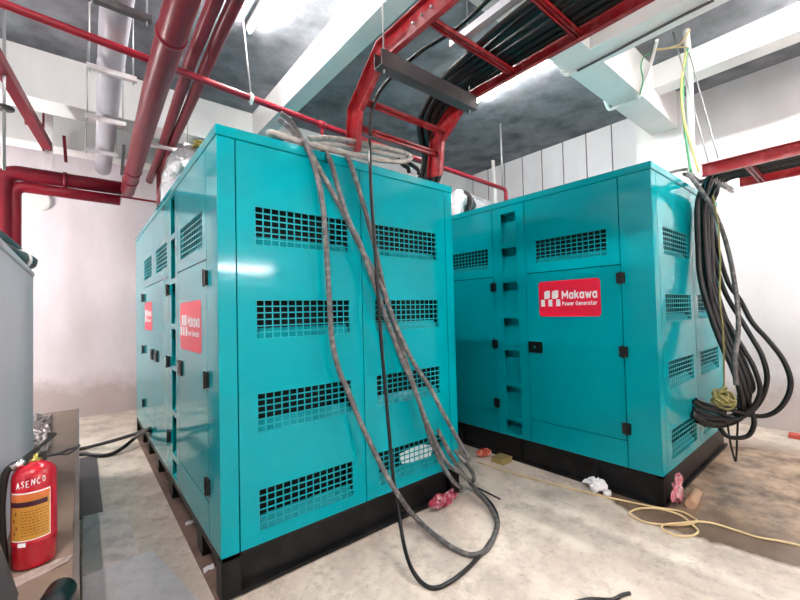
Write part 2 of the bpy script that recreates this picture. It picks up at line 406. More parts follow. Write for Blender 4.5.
def make_generator(ox, oy, W, L, zt, label, stk, feet):
    root = thing('generator', (ox, oy, 0), label, 'generator', 'teal canopied generators')
    zs, zb = zt - 0.062, 0.235
    k = W/1.82
    E = lambda u, v, d: (ox + u, oy + d, v)           # end facing the viewer
    S = lambda s, v, d: (ox + d, oy + s, v)           # long side with the doors
    G = 0.0035
    # inner carcass, rear and far side sheets
    c = MB(); c.box(ox+.14, ox+W-.03, oy+.14, oy+L-.03, zb, zs); obj('canopy_carcass', c, VOID, root)
    c = MB(); c.box(ox+W-.025, ox+W, oy+.02, oy+L, zb, zs-.004, .004); obj('side_panel', c, TEAL, root)
    c = MB(); c.box(ox+.02, ox+W-.03, oy+L-.025, oy+L, zb, zs-.004, .004); obj('rear_panel', c, TEAL, root)
    c = MB(); c.box(ox-.006, ox+W+.008, oy-.006, oy+L+.006, zs+.004, zt, .006); obj('roof', c, TEAL, root)
    c = MB(); c.box(ox+.02, ox+W-.02, oy+.02, oy+L-.02, zb-.001, zb+.018); obj('floor_tray', c, VOID, root)
    # corner post (L shaped) and the end's right-hand post
    c = MB(); ue, se = .095*k-G, .235-G
    for a in ((E(0,zb,0), E(ue,zb,0), E(ue,zs,0), E(0,zs,0)), (E(ue,zb,0), E(ue,zb,.02), E(ue,zs,.02), E(ue,zs,0)), (S(0,zb,0), S(se,zb,0), S(se,zs,0), S(0,zs,0)), (S(se,zb,0), S(se,zb,.02), S(se,zs,.02), S(se,zs,0))): c.quad(*a)
    bmesh.ops.remove_doubles(c.bm, verts=c.bm.verts, dist=1e-5); obj('corner_post', c, TEAL, root)
    c = MB(); panel(c, E, 1.733*k+G, W, zb, zs); obj('corner_post', c, TEAL, root)
    rows = [(1.89, 2.11), (1.36, 1.58), (.842, 1.057), (.305, .53)]
    for (a, b, h0, h1) in ((.095*k+G, .912*k-G, .199*k, .812*k), (.912*k+G, 1.733*k-G, 1.017*k, 1.63*k)):
        c = MB(); panel(c, E, a, b, zb, zs, [(h0, h1, v0, v1) for v0, v1 in rows]); obj('end_panel', c, TEAL, root)
        for v0, v1 in rows: vent(E, h0, h1, v0, v1, root)
    if feet:
        c = MB(); c.poly([(1.262, .375), (1.545, .345), (1.585, .435), (1.45, .475), (1.235, .452)], E, .046, .052); obj('painted_glare', c, WHITE, root, label='white shape standing in for lamp glare behind the lowest right grille')  # white shape painted in as the deflector's reflection of a lamp
    # long side
    zd0, zd1 = .441, 1.822
    ups = [(.235, 1.078, .333, .972), (1.455, 2.262, 1.52, 2.11), (2.268, 3.05, 2.42, 2.985)]
    for a, b, h0, h1 in ups:
        c = MB(); panel(c, S, a+G, b-G, zd1+G, zs, [(h0, h1, 1.905, 2.125)]); obj('upper_panel', c, TEAL, root)
        vent(S, h0, h1, 1.905, 2.125, root)
        c = MB(); panel(c, S, a+G, b-G, zb, zd0-G); obj('lower_panel', c, TEAL, root)
    holes = []; zt0 = [2.462, 2.113, 1.764, 1.411, 1.092, .738, .40]
    zz = [min(z, zs-.02)-.012 for z in zt0]; bot = [z+.03 for z in zt0[1:]] + [.262]
    for z1, z0 in zip(zz, bot): holes.append((1.176, 1.350, z0, z1))
    c = MB(); panel(c, S, 1.078+G, 1.455-G, zb, zs, holes); obj('step_column', c, TEAL, root)
    for a, b, z0, z1 in holes:
        c = MB()
        p = [(z0, .012), (z1-.075, .075)]
        for (va, da), (vb, db) in zip(p, p[1:]): c.quad(S(a, va, da), S(b, va, da), S(b, vb, db), S(a, vb, db))
        for uu in (a, b): c.quad(S(uu, z0, .012), S(uu, z1-.075, .075), S(uu, z1-.001, .075), S(uu, z1-.001, .012))
        rs = obj('step_recess', c, TEAL, root)
        c = MB(); za, ze, dd = z1-.075, z1-.001, .13
        c.quad(S(a,za,dd), S(b,za,dd), S(b,ze,dd), S(a,ze,dd)); c.quad(S(a,za,.075), S(b,za,.075), S(b,za,dd), S(a,za,dd)); c.quad(S(a,ze,.02), S(b,ze,.02), S(b,ze,dd), S(a,ze,dd))
        for uu in (a, b): c.quad(S(uu,za,.02), S(uu,ze,.02), S(uu,ze,dd), S(uu,za,dd))
        obj('step_slot', c, TEAL, rs)
    c = MB(); panel(c, S, 3.05+G, L, zb, zs); obj('rear_post', c, TEAL, root)
    for i, (a, b, hs, ls) in enumerate([(.235, 1.078, .235, 1.0), (1.455, 2.262, 1.455, 2.12), (2.268, 3.05, 3.05, 2.40)]):
        c = MB(); panel(c, S, a+G, b-G, zd0+G, zd1-G); d = obj('door', c, TEAL, root)
        for z in (1.715, 1.135, .537):
            m = MB(); m.mbox(S, hs-.03, hs+.03, z-.042, z+.042, -.018, 0); m.mbox(S, hs-.008, hs+.008, z-.05, z+.05, -.024, -.016); obj('hinge', m, HINGE, d)
        m = MB(); m.poly(round_rect(ls-.07, ls+.07, 1.075, 1.18, .012), S, -.012, 0); m.poly(round_rect(ls-.05, ls+.05, 1.09, 1.165, .012), S, -.016, -.012); obj('latch', m, HINGE, d)
        m = MB(); m.tube([S(ls, 1.13, -.016), S(ls, 1.13, -.023)], .012, 12); obj('latch_knob', m, CHROME, d, label='chrome latch knob')
        if stk[i]: sticker(S, *stk[i], d)
    # base
    b = MB()
    if feet:
        b.box(ox, ox+.10, oy, oy+.10, 0.01, zb, .003); b.box(ox+W-.10, ox+W, oy, oy+.10, 0.01, zb, .003)
        b.box(ox+.10, ox+W-.10, oy+.045, oy+.06, .02, zb); b.box(ox+.10, ox+W-.10, oy, oy+.06, 0.01, .03)
        b.box(ox, ox+W, oy+.0, oy+.06, zb-.022, zb-.001)
        b.box(ox, ox+.12, oy+.10, oy+L, zb-.045, zb-.001); b.box(ox+W-.12, ox+W, oy+.10, oy+L, 0.01, zb-.001)
        b.box(ox, ox+W, oy+L-.06, oy+L, 0.01, zb-.001)
        obj('base_frame', b, BLACK, root)
        for y in (.50, 1.50, 2.20, 2.85, 3.35):
            f = MB(); f.box(ox+.02, ox+.13, oy+y, oy+y+.14, 0.01, zb-.045, .003); obj('base_foot', f, BLACK, root)
    else:
        b.box(ox+.03, ox+.045, oy+.03, oy+L-.03, .0, zb-.001); b.box(ox, ox+.045, oy, oy+L, 0.0, .022)
        b.box(ox, ox+.05, oy, oy+L, zb-.02, zb-.001)
        b.box(ox+.03, ox+W, oy+.03, oy+.045, .0, zb-.001); b.box(ox, ox+W, oy, oy+.045, 0.0, .022); b.box(ox, ox+W, oy, oy+.05, zb-.02, zb-.001)
        b.box(ox, ox+.04, oy, oy+.04, 0, zb-.001)
        for y in (.48, 1.2, 1.95, 2.7): b.box(ox+.006, ox+.03, oy+y, oy+y+.02, .022, zb-.02)
        b.box(ox+W-.05, ox+W, oy+.05, oy+L, 0, zb-.001); b.box(ox+.05, ox+W-.05, oy+L-.05, oy+L, 0, zb-.001)
        obj('base_frame', b, BLACK, root)
    return root

make_generator(0, 0, 1.82, 3.81, 2.523,
    'large teal generator on the left with heavy cables draped down its vented end', [(.99, .375, 1.27, 1.595), None, (2.95, 2.41, 1.36, 1.655)], True)
make_generator(2.734, -1.1726, 1.95, 3.81, 2.578,
    'teal generator on the right with a black cable bundle hanging at its end', [(.95, .395, 1.413, 1.733), None, None], False)

# ------------------------------------------------------------------ room
H = 4.28; XL, XR, YN, YF = -2.4, 5.75, -5.2, 5.5
m = MB(); m.box(XL, XR, YN, YF, -.1, 0); struct('floor', m, FLOORM)
m = MB(); m.box(XL, XR, YN, YF, H, H+.1); struct('ceiling', m, CEILM)
m = MB(); m.box(XL, XR, YF, YF+.1, 0, H); struct('wall_back', m, WALLM)
m = MB(); m.box(XR, XR+.1, YN, YF, 0, H); struct('wall_right', m, WALLR)
m = MB(); m.box(XL-.1, XL, YN, YF, 0, H); struct('wall_left', m, WALLM)
m = MB(); m.box(XL, XR, YN-.1, YN, 0, H); struct('wall_front', m, WALLM)
m = MB(); m.box(XL, XR, 3.17, 3.52, 3.77, H-.002); tag(struct('trim_1', m, BEAMM), 'deep painted concrete beam crossing above the back of the left generator', 'beam')
m = MB(); m.box(1.29, 1.475, YN, 3.17, 3.93, H-.002); tag(struct('trim_2', m, BEAMM), 'painted beam running over the left generator', 'beam')
m = MB(); m.box(1.475, 5.47, -.665, -.36, 3.80, H-.002); tag(struct('trim_3', m, BEAMM), 'painted beam running to the column over the right generator', 'beam')
m = MB(); m.box(2.97, 3.26, YN, -.665, 3.80, H-.002); tag(struct('trim_4', m, BEAMM), 'painted beam at the top right with a cable along its underside', 'beam')
m = MB(); m.box(4.60, 4.83, YN, -.665, 4.01, H-.002); tag(struct('trim_5', m, BEAMM), 'shallow painted beam nearest the right wall', 'beam')
m = MB(); m.box(5.47, XR, -.70, -.17, 0, H-.002); tag(struct('trim_6', m, BEAMM), 'white column behind the right generator', 'column')
m = MB(); m.box(XL, XR, 4.65, 4.95, 3.80, H-.002); tag(struct('trim_7', m, BEAMM), 'second painted beam close to the back wall', 'beam')
m = MB(); m.box(-.015, 1.82, .02, 3.86, 0, .009); tag(struct('trim_8', m, PADM), 'dirty brown slab under the left generator', 'slab')

# ------------------------------------------------------------------ lamps
def tube_light(p0, p1, label, hang=0.0, glow=None, back=(0,0,1)):
    p0, p1 = Vector(p0), Vector(p1); mid = (p0+p1)/2
    t = thing('tube_light', mid, label, 'lamp', 'fluorescent tube lights')
    a = MB(); a.tube([p0, p1], .016, 10); obj('tube', a, glow or TUBE, t)
    up = Vector(back)*.045; d = (p1-p0).normalized()
    b = MB(); b.bar(p0-d*.03+up, p1+d*.03+up, .06, .045)
    for p, s in ((p0, -1), (p1, 1)): b.bar(p+d*(s*.008)-up*.45, p+d*(s*.008)+up, .022, .03, up=d)
    obj('batten', b, FITTING, t)
    if hang:
        r = MB()
        for p in (p0+d*.2, p1-d*.2): r.tube([p+up, p+Vector((0,0,hang))], .004, 6)
        obj('hanger', r, ROD, t)
    return t
tube_light((.70, .15, 4.21), (.70, 1.50, 4.21), 'glowing fluorescent tube over the left generator beside the red pipes', glow=TUBES[100])
tube_light((3.45, -.26, 4.21), (3.45, 1.06, 4.21), 'fluorescent tube glaring behind the red cable ladder')
tube_light((4.05, -3.35, 4.21), (4.05, -2.0, 4.21), 'fluorescent tube between the two beams at the right', glow=TUBES[220])
tube_light((2.1, -3.9, 4.21), (2.1, -2.6, 4.21), 'fluorescent tube behind the camera', glow=TUBES[50])
tube_light((-1.2, -2.6, 4.21), (-1.2, -1.4, 4.21), 'fluorescent tube at the left behind the camera', glow=TUBES[220])
tube_light((-1.75, .1, 4.21), (-1.75, 1.3, 4.21), 'added fluorescent fill tube, out of view over the grey cabinet side of the room', glow=TUBES[35])  # added fill lamp out of view, for the left generator's side
tube_light((-2.35, 3.35, 2.3), (-2.35, 4.5, 2.3), 'added fluorescent tube on the unseen left wall, lighting the back wall', glow=TUBES[170], back=(-1,0,0))  # added lamp out of view, brightens the back wall below the pipes
tube_light((1.1, -5.155, 2.35), (2.3, -5.155, 2.35), 'fluorescent tube on the front wall', glow=TUBES[100], back=(0,-1,0))

# ------------------------------------------------------------------ cable ladders
def offset_profile(path, w):
    """closed outline of a strip of width w below a (y, z) path"""
    n = len(path); lo = []
    for i, (y, z) in enumerate(path):
        a = Vector(path[max(i-1,0)]); b = Vector(path[i]); c = Vector(path[min(i+1,n-1)])
        t1 = (b-a).normalized() if i else (c-b).normalized(); t2 = (c-b).normalized() if i < n-1 else t1
        nb = Vector((t1.y+t2.y, -(t1.x+t2.x))).normalized(); s = w/max(.4, nb.dot(Vector((t1.y, -t1.x))))
        lo.append((y - 0 + nb.x*-s*-1*-1, z + nb.y*-s*-1*-1) if False else (y - nb.x*s*-1*-1, z - nb.y*s*-1*-1))
    return lo
def rail(x, path, w, out, root):
    """channel rail: web in the plane x plus a flange along each edge, turned outwards (out = +1/-1)"""
    m = MB(); t = .006; fl = .035
    n = len(path); lo = []
    for i in range(n):
        b = Vector(path[i]); a = Vector(path[i-1]) if i else b; c = Vector(path[i+1]) if i < n-1 else b
        t1 = (b-a).normalized() if i else (c-b).normalized(); t2 = (c-b).normalized() if i < n-1 else t1
        nn = Vector((t1.y+t2.y, -(t1.x+t2.x))).normalized(); q = w/max(.5, nn.dot(Vector((t1.y, -t1.x))))
        lo.append(b + nn*q)
    up = [Vector(p) for p in path]
    def strip(A, B, x0, x1):
        for i in range(n-1):
            p = [(x0, A[i].x, A[i].y), (x0, A[i+1].x, A[i+1].y), (x0, B[i+1].x, B[i+1].y), (x0, B[i].x, B[i].y)]
            m.prism(p, (x1-x0, 0, 0))
    strip(up, lo, x-t/2, x+t/2)
    s1 = [u + (l-u).normalized()*t for u, l in zip(up, lo)]; s2 = [l + (u-l).normalized()*t for u, l in zip(up, lo)]
    strip(up, s1, x, x+out*fl); strip(s2, lo, x, x+out*fl)
    obj('rail', m, LADRED, root)
def rung(x0, x1, y, z, root, ang=0.0):
    m = MB(); d = Vector((0, math.cos(ang), math.sin(ang))); u = Vector((0, -math.sin(ang), math.cos(ang)))
    w, h, t = .046, .034, .005
    # C channel, open side up
    for a0, a1, b0, b1 in ((-w/2, w/2, -h/2, -h/2+t), (-w/2, -w/2+t, -h/2, h/2), (w/2-t, w/2, -h/2, h/2), (-w/2, -w/2+.014, h/2-t, h/2), (w/2-.014, w/2, h/2-t, h/2)):
        c = Vector((0, y, z)); pts = [c + d*a - u*b for a, b in ((a0,b0),(a1,b0),(a1,b1),(a0,b1))]
        m.prism([(x0, p.y, p.z) for p in pts], (x1-x0, 0, 0))
    obj('rung', m, LADRED, root)
LX0, LX1 = 1.02, 1.87
lad = thing('cable_ladder', (1.45, -1.5, 3.15), 'red cable ladder bending down towards the top of the left generator', 'cable ladder', 'red cable ladders')
path = [(-3.4, 3.325), (-.125, 3.325), (.25, 3.03), (.30, 2.69)]
rail(LX0, path, .16, -1, lad); rail(LX1, path, .16, -1, lad)
for y, z, a in ((-2.5, 3.2, 0), (-2.03, 3.2, 0), (-1.56, 3.2, 0), (-1.08, 3.2, 0), (-.60, 3.2, 0), (.105, 3.03, -.70), (.20, 2.87, -1.43)): rung(LX0, LX1, y, z, lad, a)
for x in (LX0, LX1):
    o = -1 if x == LX0 else 1
    m = MB(); m.box(x+min(0,o*.012), x+max(0,o*.012), -.78, -.42, 3.19, 3.30); obj('splice_plate', m, LADRED, lad)
    for i, y in enumerate((-.72, -.64, -.56, -.48)):
        m = MB(); m.tube([(x-o*.02, y, 3.245), (x+o*.028, y, 3.245)], .008, 6); obj('bolt', m, ROD, lad)
lad2 = thing('cable_ladder', (3.56, -2.3, 2.5), 'short-looking red cable ladder at the right edge, feeding the black cable bundle', 'cable ladder', 'red cable ladders')
p2 = [(-3.9, 2.597), (-1.37, 2.597)]
rail(3.265, p2, .095, -1, lad2); rail(3.85, [(-3.9, 2.597), (-1.5, 2.597)], .095, 1, lad2)
for y in (-3.4, -2.9, -2.35, -1.98, -1.64): rung(3.265, 3.85, y, 2.522, lad2)
m = MB()
ca, cb = map(Vector, [(3.499,-1.376,2.575),(4.083,-1.415,2.545)])
m.bar(ca, cb, .02, .012)
for i in range(9):
    q = ca.lerp(cb, (i+.5)/9); m.bar(q, q - Vector((0, 0, .045)), .035, .01, up=(cb-ca).normalized())
obj('comb_bar', m, GALV, lad2, label='galvanised comb bar across the ladder end')

# hanging channel under the left ladder
hg = thing('ladder_hanger', (1.45, -.25, 3.05), 'dark steel channel slung across under the red ladder above the left generator', 'hanger')
m = MB()
m.prism([(.90, -.29, 3.155), (.90, -.29, 3.05), (.90, -.21, 3.05), (.90, -.21, 3.155), (.90, -.216, 3.155), (.90, -.216, 3.056), (.90, -.284, 3.056), (.90, -.284, 3.155)], (.93, 0, 0))
obj('channel', m, DARKSTEEL, hg)
for x in (.95, 1.79):
    m = MB(); m.tube([(x, -.25, 3.03), (x, -.25, H)], .006, 8); obj('threaded_rod', m, ROD, hg)

# cables lying in the left ladder
lc = []
for i, (xa, xb, z, r) in enumerate(((1.44, 1.68, 3.245, .026), (1.52, 1.71, 3.247, .028), (1.60, 1.74, 3.247, .028), (1.68, 1.77, 3.247, .028), (1.75, 1.80, 3.247, .028), (1.815, 1.83, 3.247, .026))):
    dz = .052 if i % 2 == 0 else 0
    pts = [(xa-.06, -3.3, z), (xa-.02, -2.0, z), (xa, -1.0, z+.004), (xa+(xb-xa)*.3, -.45, z+.006), (xa+(xb-xa)*.7, -.1, z+dz*.3), (xb+.02, .18+dz, z-.12), (1.90+i*.035, .34+dz, z-.36), (1.90+i*.035, .46+dz, z-.62), (1.88+i*.035, .56+dz, 2.2), (1.87+i*.035, .60+dz, 1.0)]
    m = MB(); m.tube(cr(pts, 6), r, 10)
    obj('power_cable', m, CABB, None, 'thick black power cable on the left red ladder, %s' % ('outermost of six on the open side', 'second of six from the open side', 'third of six from the open side', 'fourth of six from the open side', 'fifth of six from the open side', 'tight against the right rail')[i], 'cable', 'cables in the left ladder')
m = MB(); m.tube(cr([(1.14, -3.3, 3.24), (1.17, -1.6, 3.235), (1.2, -1.0, 3.235), (1.24, -.62, 3.235), (1.20, -.30, 3.23), (1.12, -.02, 3.11), (1.10, .10, 2.97), (1.10, .13, 2.80)], 6), .013, 8)
obj('control_cable', m, CABB, None, 'single thin black cable along the open left half of the red ladder', 'cable')
m = MB(); m.bar((1.36, -3.3, 3.315), (1.415, -.42, 3.315), .055, .05); obj('grey_conduit', m, DUCT, None, 'grey square conduit lying on the black cables in the red ladder', 'conduit')

# ------------------------------------------------------------------ cables on the left generator
def cable(name, pts, r, m_, label, group=None, k=7, cat='cable', seg=10):
    mb = MB(); mb.tube(cr(pts, k), r, seg)
    return obj(name, mb, m_, None, label, cat, group)
GA = 'cables hanging on the left generator'
cable('power_cable', [(0.412,0.160,2.731),(0.456,0.120,2.680),(0.503,0.050,2.577),(0.523,-0.030,2.486),(0.560,-0.045,2.365),(0.597,-0.045,2.204),(0.611,-0.050,2.012),(0.628,-0.055,1.620),(0.640,-0.060,1.329),(0.679,-0.070,1.141),(0.731,-0.080,1.012),(0.795,-0.090,0.846),(0.854,-0.110,0.696),(0.934,-0.160,0.490),(0.996,-0.240,0.327),(1.239,-0.109,0.060),(1.220,-0.343,0.030),(1.227,-0.493,0.018),(1.256,-0.596,0.017),(1.349,-0.627,0.017),(1.487,-0.583,0.017),(1.661,-0.486,0.017),(1.781,-0.334,0.030),(1.845,-0.181,0.060),(1.891,-0.032,0.100),(1.680,-0.100,0.306),(1.596,-0.080,0.458),(1.535,-0.060,0.588)], .0165, CABG,
      'dusty grey cable falling leftmost down the end and looping onto the floor', GA)
cable('power_cable', [(0.401,0.100,2.744),(0.453,0.080,2.701),(0.499,0.040,2.604),(0.523,-0.030,2.498),(0.591,-0.050,2.371),(0.716,-0.060,2.175),(0.841,-0.065,1.956),(0.928,-0.065,1.823),(1.019,-0.070,1.671),(1.092,-0.070,1.509),(1.168,-0.080,1.330),(1.292,-0.090,1.108),(1.425,-0.100,0.930),(1.503,-0.120,0.778),(1.609,-0.140,0.590),(1.654,-0.200,0.460),(1.689,-0.220,0.382),(1.661,-0.200,0.361),(1.630,-0.140,0.435)], .0165, CABG,
      'dusty cable slanting right across the end, its tip kinked by the corner', GA)
cable('power_cable', [(0.654,0.100,2.601),(0.666,0.030,2.541),(0.665,-0.035,2.467),(0.691,-0.060,2.337),(0.758,-0.085,2.095),(0.839,-0.095,1.938),(0.955,-0.100,1.651),(1.033,-0.100,1.453),(1.089,-0.100,1.328),(1.164,-0.100,1.158),(1.251,-0.110,0.974),(1.348,-0.120,0.726),(1.446,-0.140,0.509),(1.488,-0.200,0.385),(1.493,-0.300,0.357),(1.889,-0.055,0.100),(1.906,-0.083,0.120),(1.950,-0.016,0.160),(1.969,0.109,0.220)], .0165, CABG,
      'dusty cable from the roof coil middle, ending in a small hook by the corner', GA)
cable('power_cable', [(0.822,0.100,2.616),(0.810,0.030,2.562),(0.814,-0.035,2.488),(0.893,-0.050,2.245),(0.938,-0.050,2.110),(0.999,-0.050,1.905),(1.052,-0.050,1.680),(1.120,-0.055,1.451),(1.191,-0.060,1.257),(1.247,-0.065,1.090),(1.313,-0.080,0.890),(1.366,-0.090,0.717),(1.421,-0.100,0.548),(1.497,-0.120,0.374),(1.525,-0.200,0.260),(1.823,-0.014,0.050)], .0165, CABG,
      'dusty cable falling from the right of the roof coil past the black lead', GA)
cable('control_cable', [(1.087,0.120,2.762),(0.958,-0.060,2.492),(0.936,-0.100,2.240),(0.940,-0.120,1.926),(0.954,-0.130,1.508),(0.970,-0.130,1.245),(0.997,-0.150,0.722),(1.006,-0.170,0.434),(1.001,-0.220,0.249),(0.971,-0.300,0.089),(0.887,-0.460,0.050),(0.875,-0.565,0.014),(0.898,-0.643,0.012),(0.995,-0.668,0.012),(1.168,-0.655,0.012),(1.406,-0.599,0.012),(1.643,-0.507,0.012),(1.817,-0.343,0.014),(1.916,-0.152,0.020),(1.950,-0.000,0.040)], .012, CABB,
      'slim black lead dropping from the ladder and looping widest on the floor', GA)
# coil on the roof edge
GC = 'cable coil on the left generator roof'
def zmin(pts, z): return [(a, b, max(c, z)) for a, b, c in pts]
cable('coiled_cable', zmin([(0.414,0.100,2.591),(0.316,0.060,2.568),(0.314,0.040,2.575),(0.392,0.020,2.562),(0.502,0.020,2.557),(0.647,0.020,2.559),(0.773,0.020,2.563),(0.891,0.020,2.571),(1.034,0.020,2.580),(1.204,0.030,2.604),(1.357,0.050,2.642),(1.474,0.100,2.712),(1.474,0.160,2.768),(1.342,0.200,2.786),(1.181,0.220,2.784),(0.918,0.200,2.747),(0.763,0.200,2.720),(0.613,0.160,2.659)], 2.545), .019, CABD, 'pale dusty cable forming the outer turn of the roof coil', GC)
cable('coiled_cable', zmin([(0.584,0.220,2.639),(0.729,0.240,2.676),(0.890,0.240,2.709),(1.069,0.220,2.717),(1.242,0.200,2.730),(1.402,0.200,2.736),(1.521,0.240,2.768),(1.528,0.300,2.815),(1.400,0.340,2.831),(1.189,0.340,2.812),(0.968,0.340,2.787),(0.783,0.340,2.746)], 2.545), .019, CABD, 'dusty cable forming the inner turn of the roof coil', GC)
cable('cable_tail', zmin([(1.364,0.130,2.688),(1.371,0.080,2.627),(1.382,0.035,2.592),(1.378,0.020,2.556)], 2.535), .016, CABB, 'black cable end poking over the roof edge beside the ladder foot', 'cable tails at the ladder foot')
cable('cable_tail', zmin([(1.426,0.130,2.695),(1.475,0.080,2.642),(1.486,0.035,2.599),(1.482,0.020,2.562)], 2.535), .016, CABB, 'second black cable end over the roof edge, nearer the ladder foot', 'cable tails at the ladder foot')

# leads on the floor at the left
for pts, lb in (([(0.000,2.616,0.339),(-0.030,2.910,0.260),(-0.075,3.206,0.170),(-0.188,3.335,0.120),(-0.293,3.437,0.080),(-0.426,3.541,0.040),(-0.559,3.571,0.025)], 'black lead from the left generator base, straight upper one of the pair'),
                ([(0.000,2.472,0.350),(-0.040,2.571,0.337),(-0.074,3.226,0.120),(-0.179,3.199,0.050),(-0.273,3.130,0.025),(-0.361,3.123,0.022),(-0.460,3.236,0.022),(-0.560,3.371,0.022)], 'black lead from the left generator base, sagging lower one of the pair')):
    pts = pts + [(-.95, pts[-1][1]+.05, .022)]
    cable('power_lead', pts, .02, CABB, lb, 'leads beside the left generator')

# ------------------------------------------------------------------ cables on the right generator
GB = 'black cables hanging on the right generator'
def lx(x): return 3.35 + (x-3.55)*.72
for i, (dx, dz, dr) in enumerate(((3.62, 0, .022), (3.72, 2, .022), (3.82, -2, .022), (3.9, 4, .022))):
    o = i*1.6
    cable('power_cable', [(lx(dx), -2.2, 2.562), (lx(dx)+.02, -1.66, 2.565), (lx(dx)+.06, -1.42, 2.575)] + [(a, min(b, -1.235), c) for a, b, c in [(3.720,-1.292,2.502),(3.720,-1.251,2.377),(3.720,-1.230,2.201),(3.720,-1.223,1.996),(3.720,-1.230,1.797),(3.720,-1.259,1.617),(3.750,-1.307,1.368),(3.780,-1.368,1.132),(3.800,-1.431,0.936),(3.820,-1.467,0.750),(3.820,-1.480,0.583)]][0:0]
          + [(dx + (a-3.72)*.5, min(b, -1.24) - i*.012, c) for a, b, c in [(3.720,-1.292,2.502),(3.720,-1.251,2.377),(3.720,-1.230,2.201),(3.720,-1.223,1.996),(3.720,-1.230,1.797),(3.720,-1.259,1.617),(3.750,-1.307,1.368),(3.780,-1.368,1.132),(3.800,-1.431,0.936),(3.820,-1.467,0.750)]]
          + [[(3.86, -1.44, .56), (3.80, -1.34, .46), (3.60, -1.25, .48), (3.44, -1.18, .56)], [(3.9, -1.46, .60), (3.82, -1.36, .50), (3.62, -1.26, .53), (3.50, -1.18, .60)],
             [(3.95, -1.44, .52), (3.9, -1.34, .42), (3.7, -1.25, .43), (3.58, -1.18, .48)], [(4.02, -1.42, .66), (3.95, -1.36, .56), (3.8, -1.26, .55), (3.64, -1.18, .60)]][i],
          dr, CABB, 'black cable in the thick bundle against the right generator end', GB)
def lx(x): return 3.35 + (x-3.55)*.72
def drop(x): return [(lx(x), -2.2, 2.562), (lx(x)+.02, -1.66, 2.565), (lx(x)+.06, -1.42, 2.575)]
cable('power_cable', drop(4.10) + [(4.050,-1.265,2.473),(4.000,-1.290,2.084),(3.950,-1.365,1.705),(3.900,-1.456,1.521),(3.900,-1.528,1.328),(3.900,-1.623,1.178),(3.900,-1.702,1.033),(3.900,-1.743,0.882),(3.900,-1.733,0.751),(3.900,-1.675,0.620),(3.900,-1.593,0.543),(3.880,-1.501,0.528),(3.800,-1.424,0.559),(3.750,-1.354,0.590)] + [(3.66, -1.235, .62), (3.58, -1.18, .66)], .019, CABB,
      'black cable making the widest loop out towards the right wall', GB)
cable('power_cable', drop(4.02) + [(3.980,-1.255,2.417),(3.950,-1.275,1.989),(3.900,-1.350,1.614),(3.900,-1.450,1.363),(3.900,-1.523,1.191),(3.900,-1.581,1.041),(3.900,-1.606,0.875),(3.900,-1.582,0.729),(3.900,-1.526,0.602),(3.850,-1.453,0.521),(3.800,-1.368,0.497),(3.700,-1.321,0.550)] + [(3.58, -1.235, .60), (3.50, -1.18, .66)], .019, CABB,
      'black cable making the second widest loop beside the right generator', GB)
cable('power_cable', drop(3.94) + [(3.900,-1.255,2.358),(3.900,-1.260,1.895),(3.880,-1.320,1.481),(3.880,-1.396,1.258),(3.880,-1.470,1.086),(3.880,-1.529,0.937),(3.880,-1.561,0.771),(3.880,-1.538,0.658),(3.850,-1.481,0.560),(3.800,-1.394,0.485),(3.700,-1.340,0.502)] + [(3.56, -1.235, .52), (3.46, -1.18, .57)], .019, CABB,
      'black cable making the third loop beside the right generator', GB)
cable('power_cable', drop(3.55) + [(3.660,-1.286,2.360),(3.660,-1.278,1.965),(3.700,-1.295,1.527),(3.800,-1.340,1.217),(3.850,-1.398,0.997),(3.880,-1.457,0.757),(3.880,-1.502,0.559),(3.880,-1.511,0.459),(3.880,-1.475,0.357),(3.860,-1.405,0.320),(3.840,-1.334,0.325),(3.800,-1.296,0.395)], .019, CABB,
      'black cable whose low loop hangs just above the floor', GB)
cable('power_cable', [(3.25, -.4, 2.60)] + [(4.577,-0.900,2.980),(3.997,-1.100,2.748),(3.408,-1.280,2.525),(3.404,-1.380,2.307),(3.556,-1.420,2.104),(3.628,-1.450,1.872),(3.589,-1.480,1.635),(3.539,-1.500,1.439),(3.495,-1.500,1.240),(3.351,-1.500,1.070),(3.341,-1.500,0.864)], .017, CABG,
      'greyish cable arching off the right generator roof in front of the bundle', GB)
cable('power_cable', [(4.478,-0.950,2.900),(4.199,-1.100,2.759),(3.629,-1.300,2.562)] + [(3.40, -1.6, 2.566), (3.38, -2.2, 2.562)], .019, CABB,
      'short black cable from the right generator roof to the ladder end', GB)
cable('thin_lead', [(3.800,-1.331,0.603),(3.820,-1.343,0.471),(3.900,-1.342,0.269),(4.000,-1.345,0.104),(4.020,-1.355,0.075),(3.950,-1.381,0.276),(3.880,-1.409,0.516),(3.860,-1.419,0.694)], .008, CABB,
      'thin black lead hanging in a narrow V to the wet floor', GB)
cable('thin_string', [(3.211,-1.440,2.326),(3.325,-1.440,2.114),(3.336,-1.440,1.838),(3.276,-1.440,1.522),(3.326,-1.440,1.287),(3.364,-1.430,1.048),(3.368,-1.420,0.795)], .006, TAPE,
      'thin olive string hanging from the ladder end to the tape ball', None, cat='string')
m = MB()
random.seed(8)
c0 = Vector([(3.094,-1.460,0.790)][0])
for i in range(16):
    ax = Vector((random.gauss(0,1), random.gauss(0,1), random.gauss(0,1))).normalized(); a = ax.orthogonal().normalized(); b = ax.cross(a); rr = .05 + .012*random.random()
    cc = c0 + Vector((random.gauss(0,1), random.gauss(0,1), random.gauss(0,1)))*.012
    m.tube([cc + a*(rr*math.cos(t*2*PI/14)) + b*(rr*math.sin(t*2*PI/14)) for t in range(15)], .0075, 6)
obj('tape_ball', m, TAPE, None, 'olive tangle of tape tied round the black cables', 'tape')

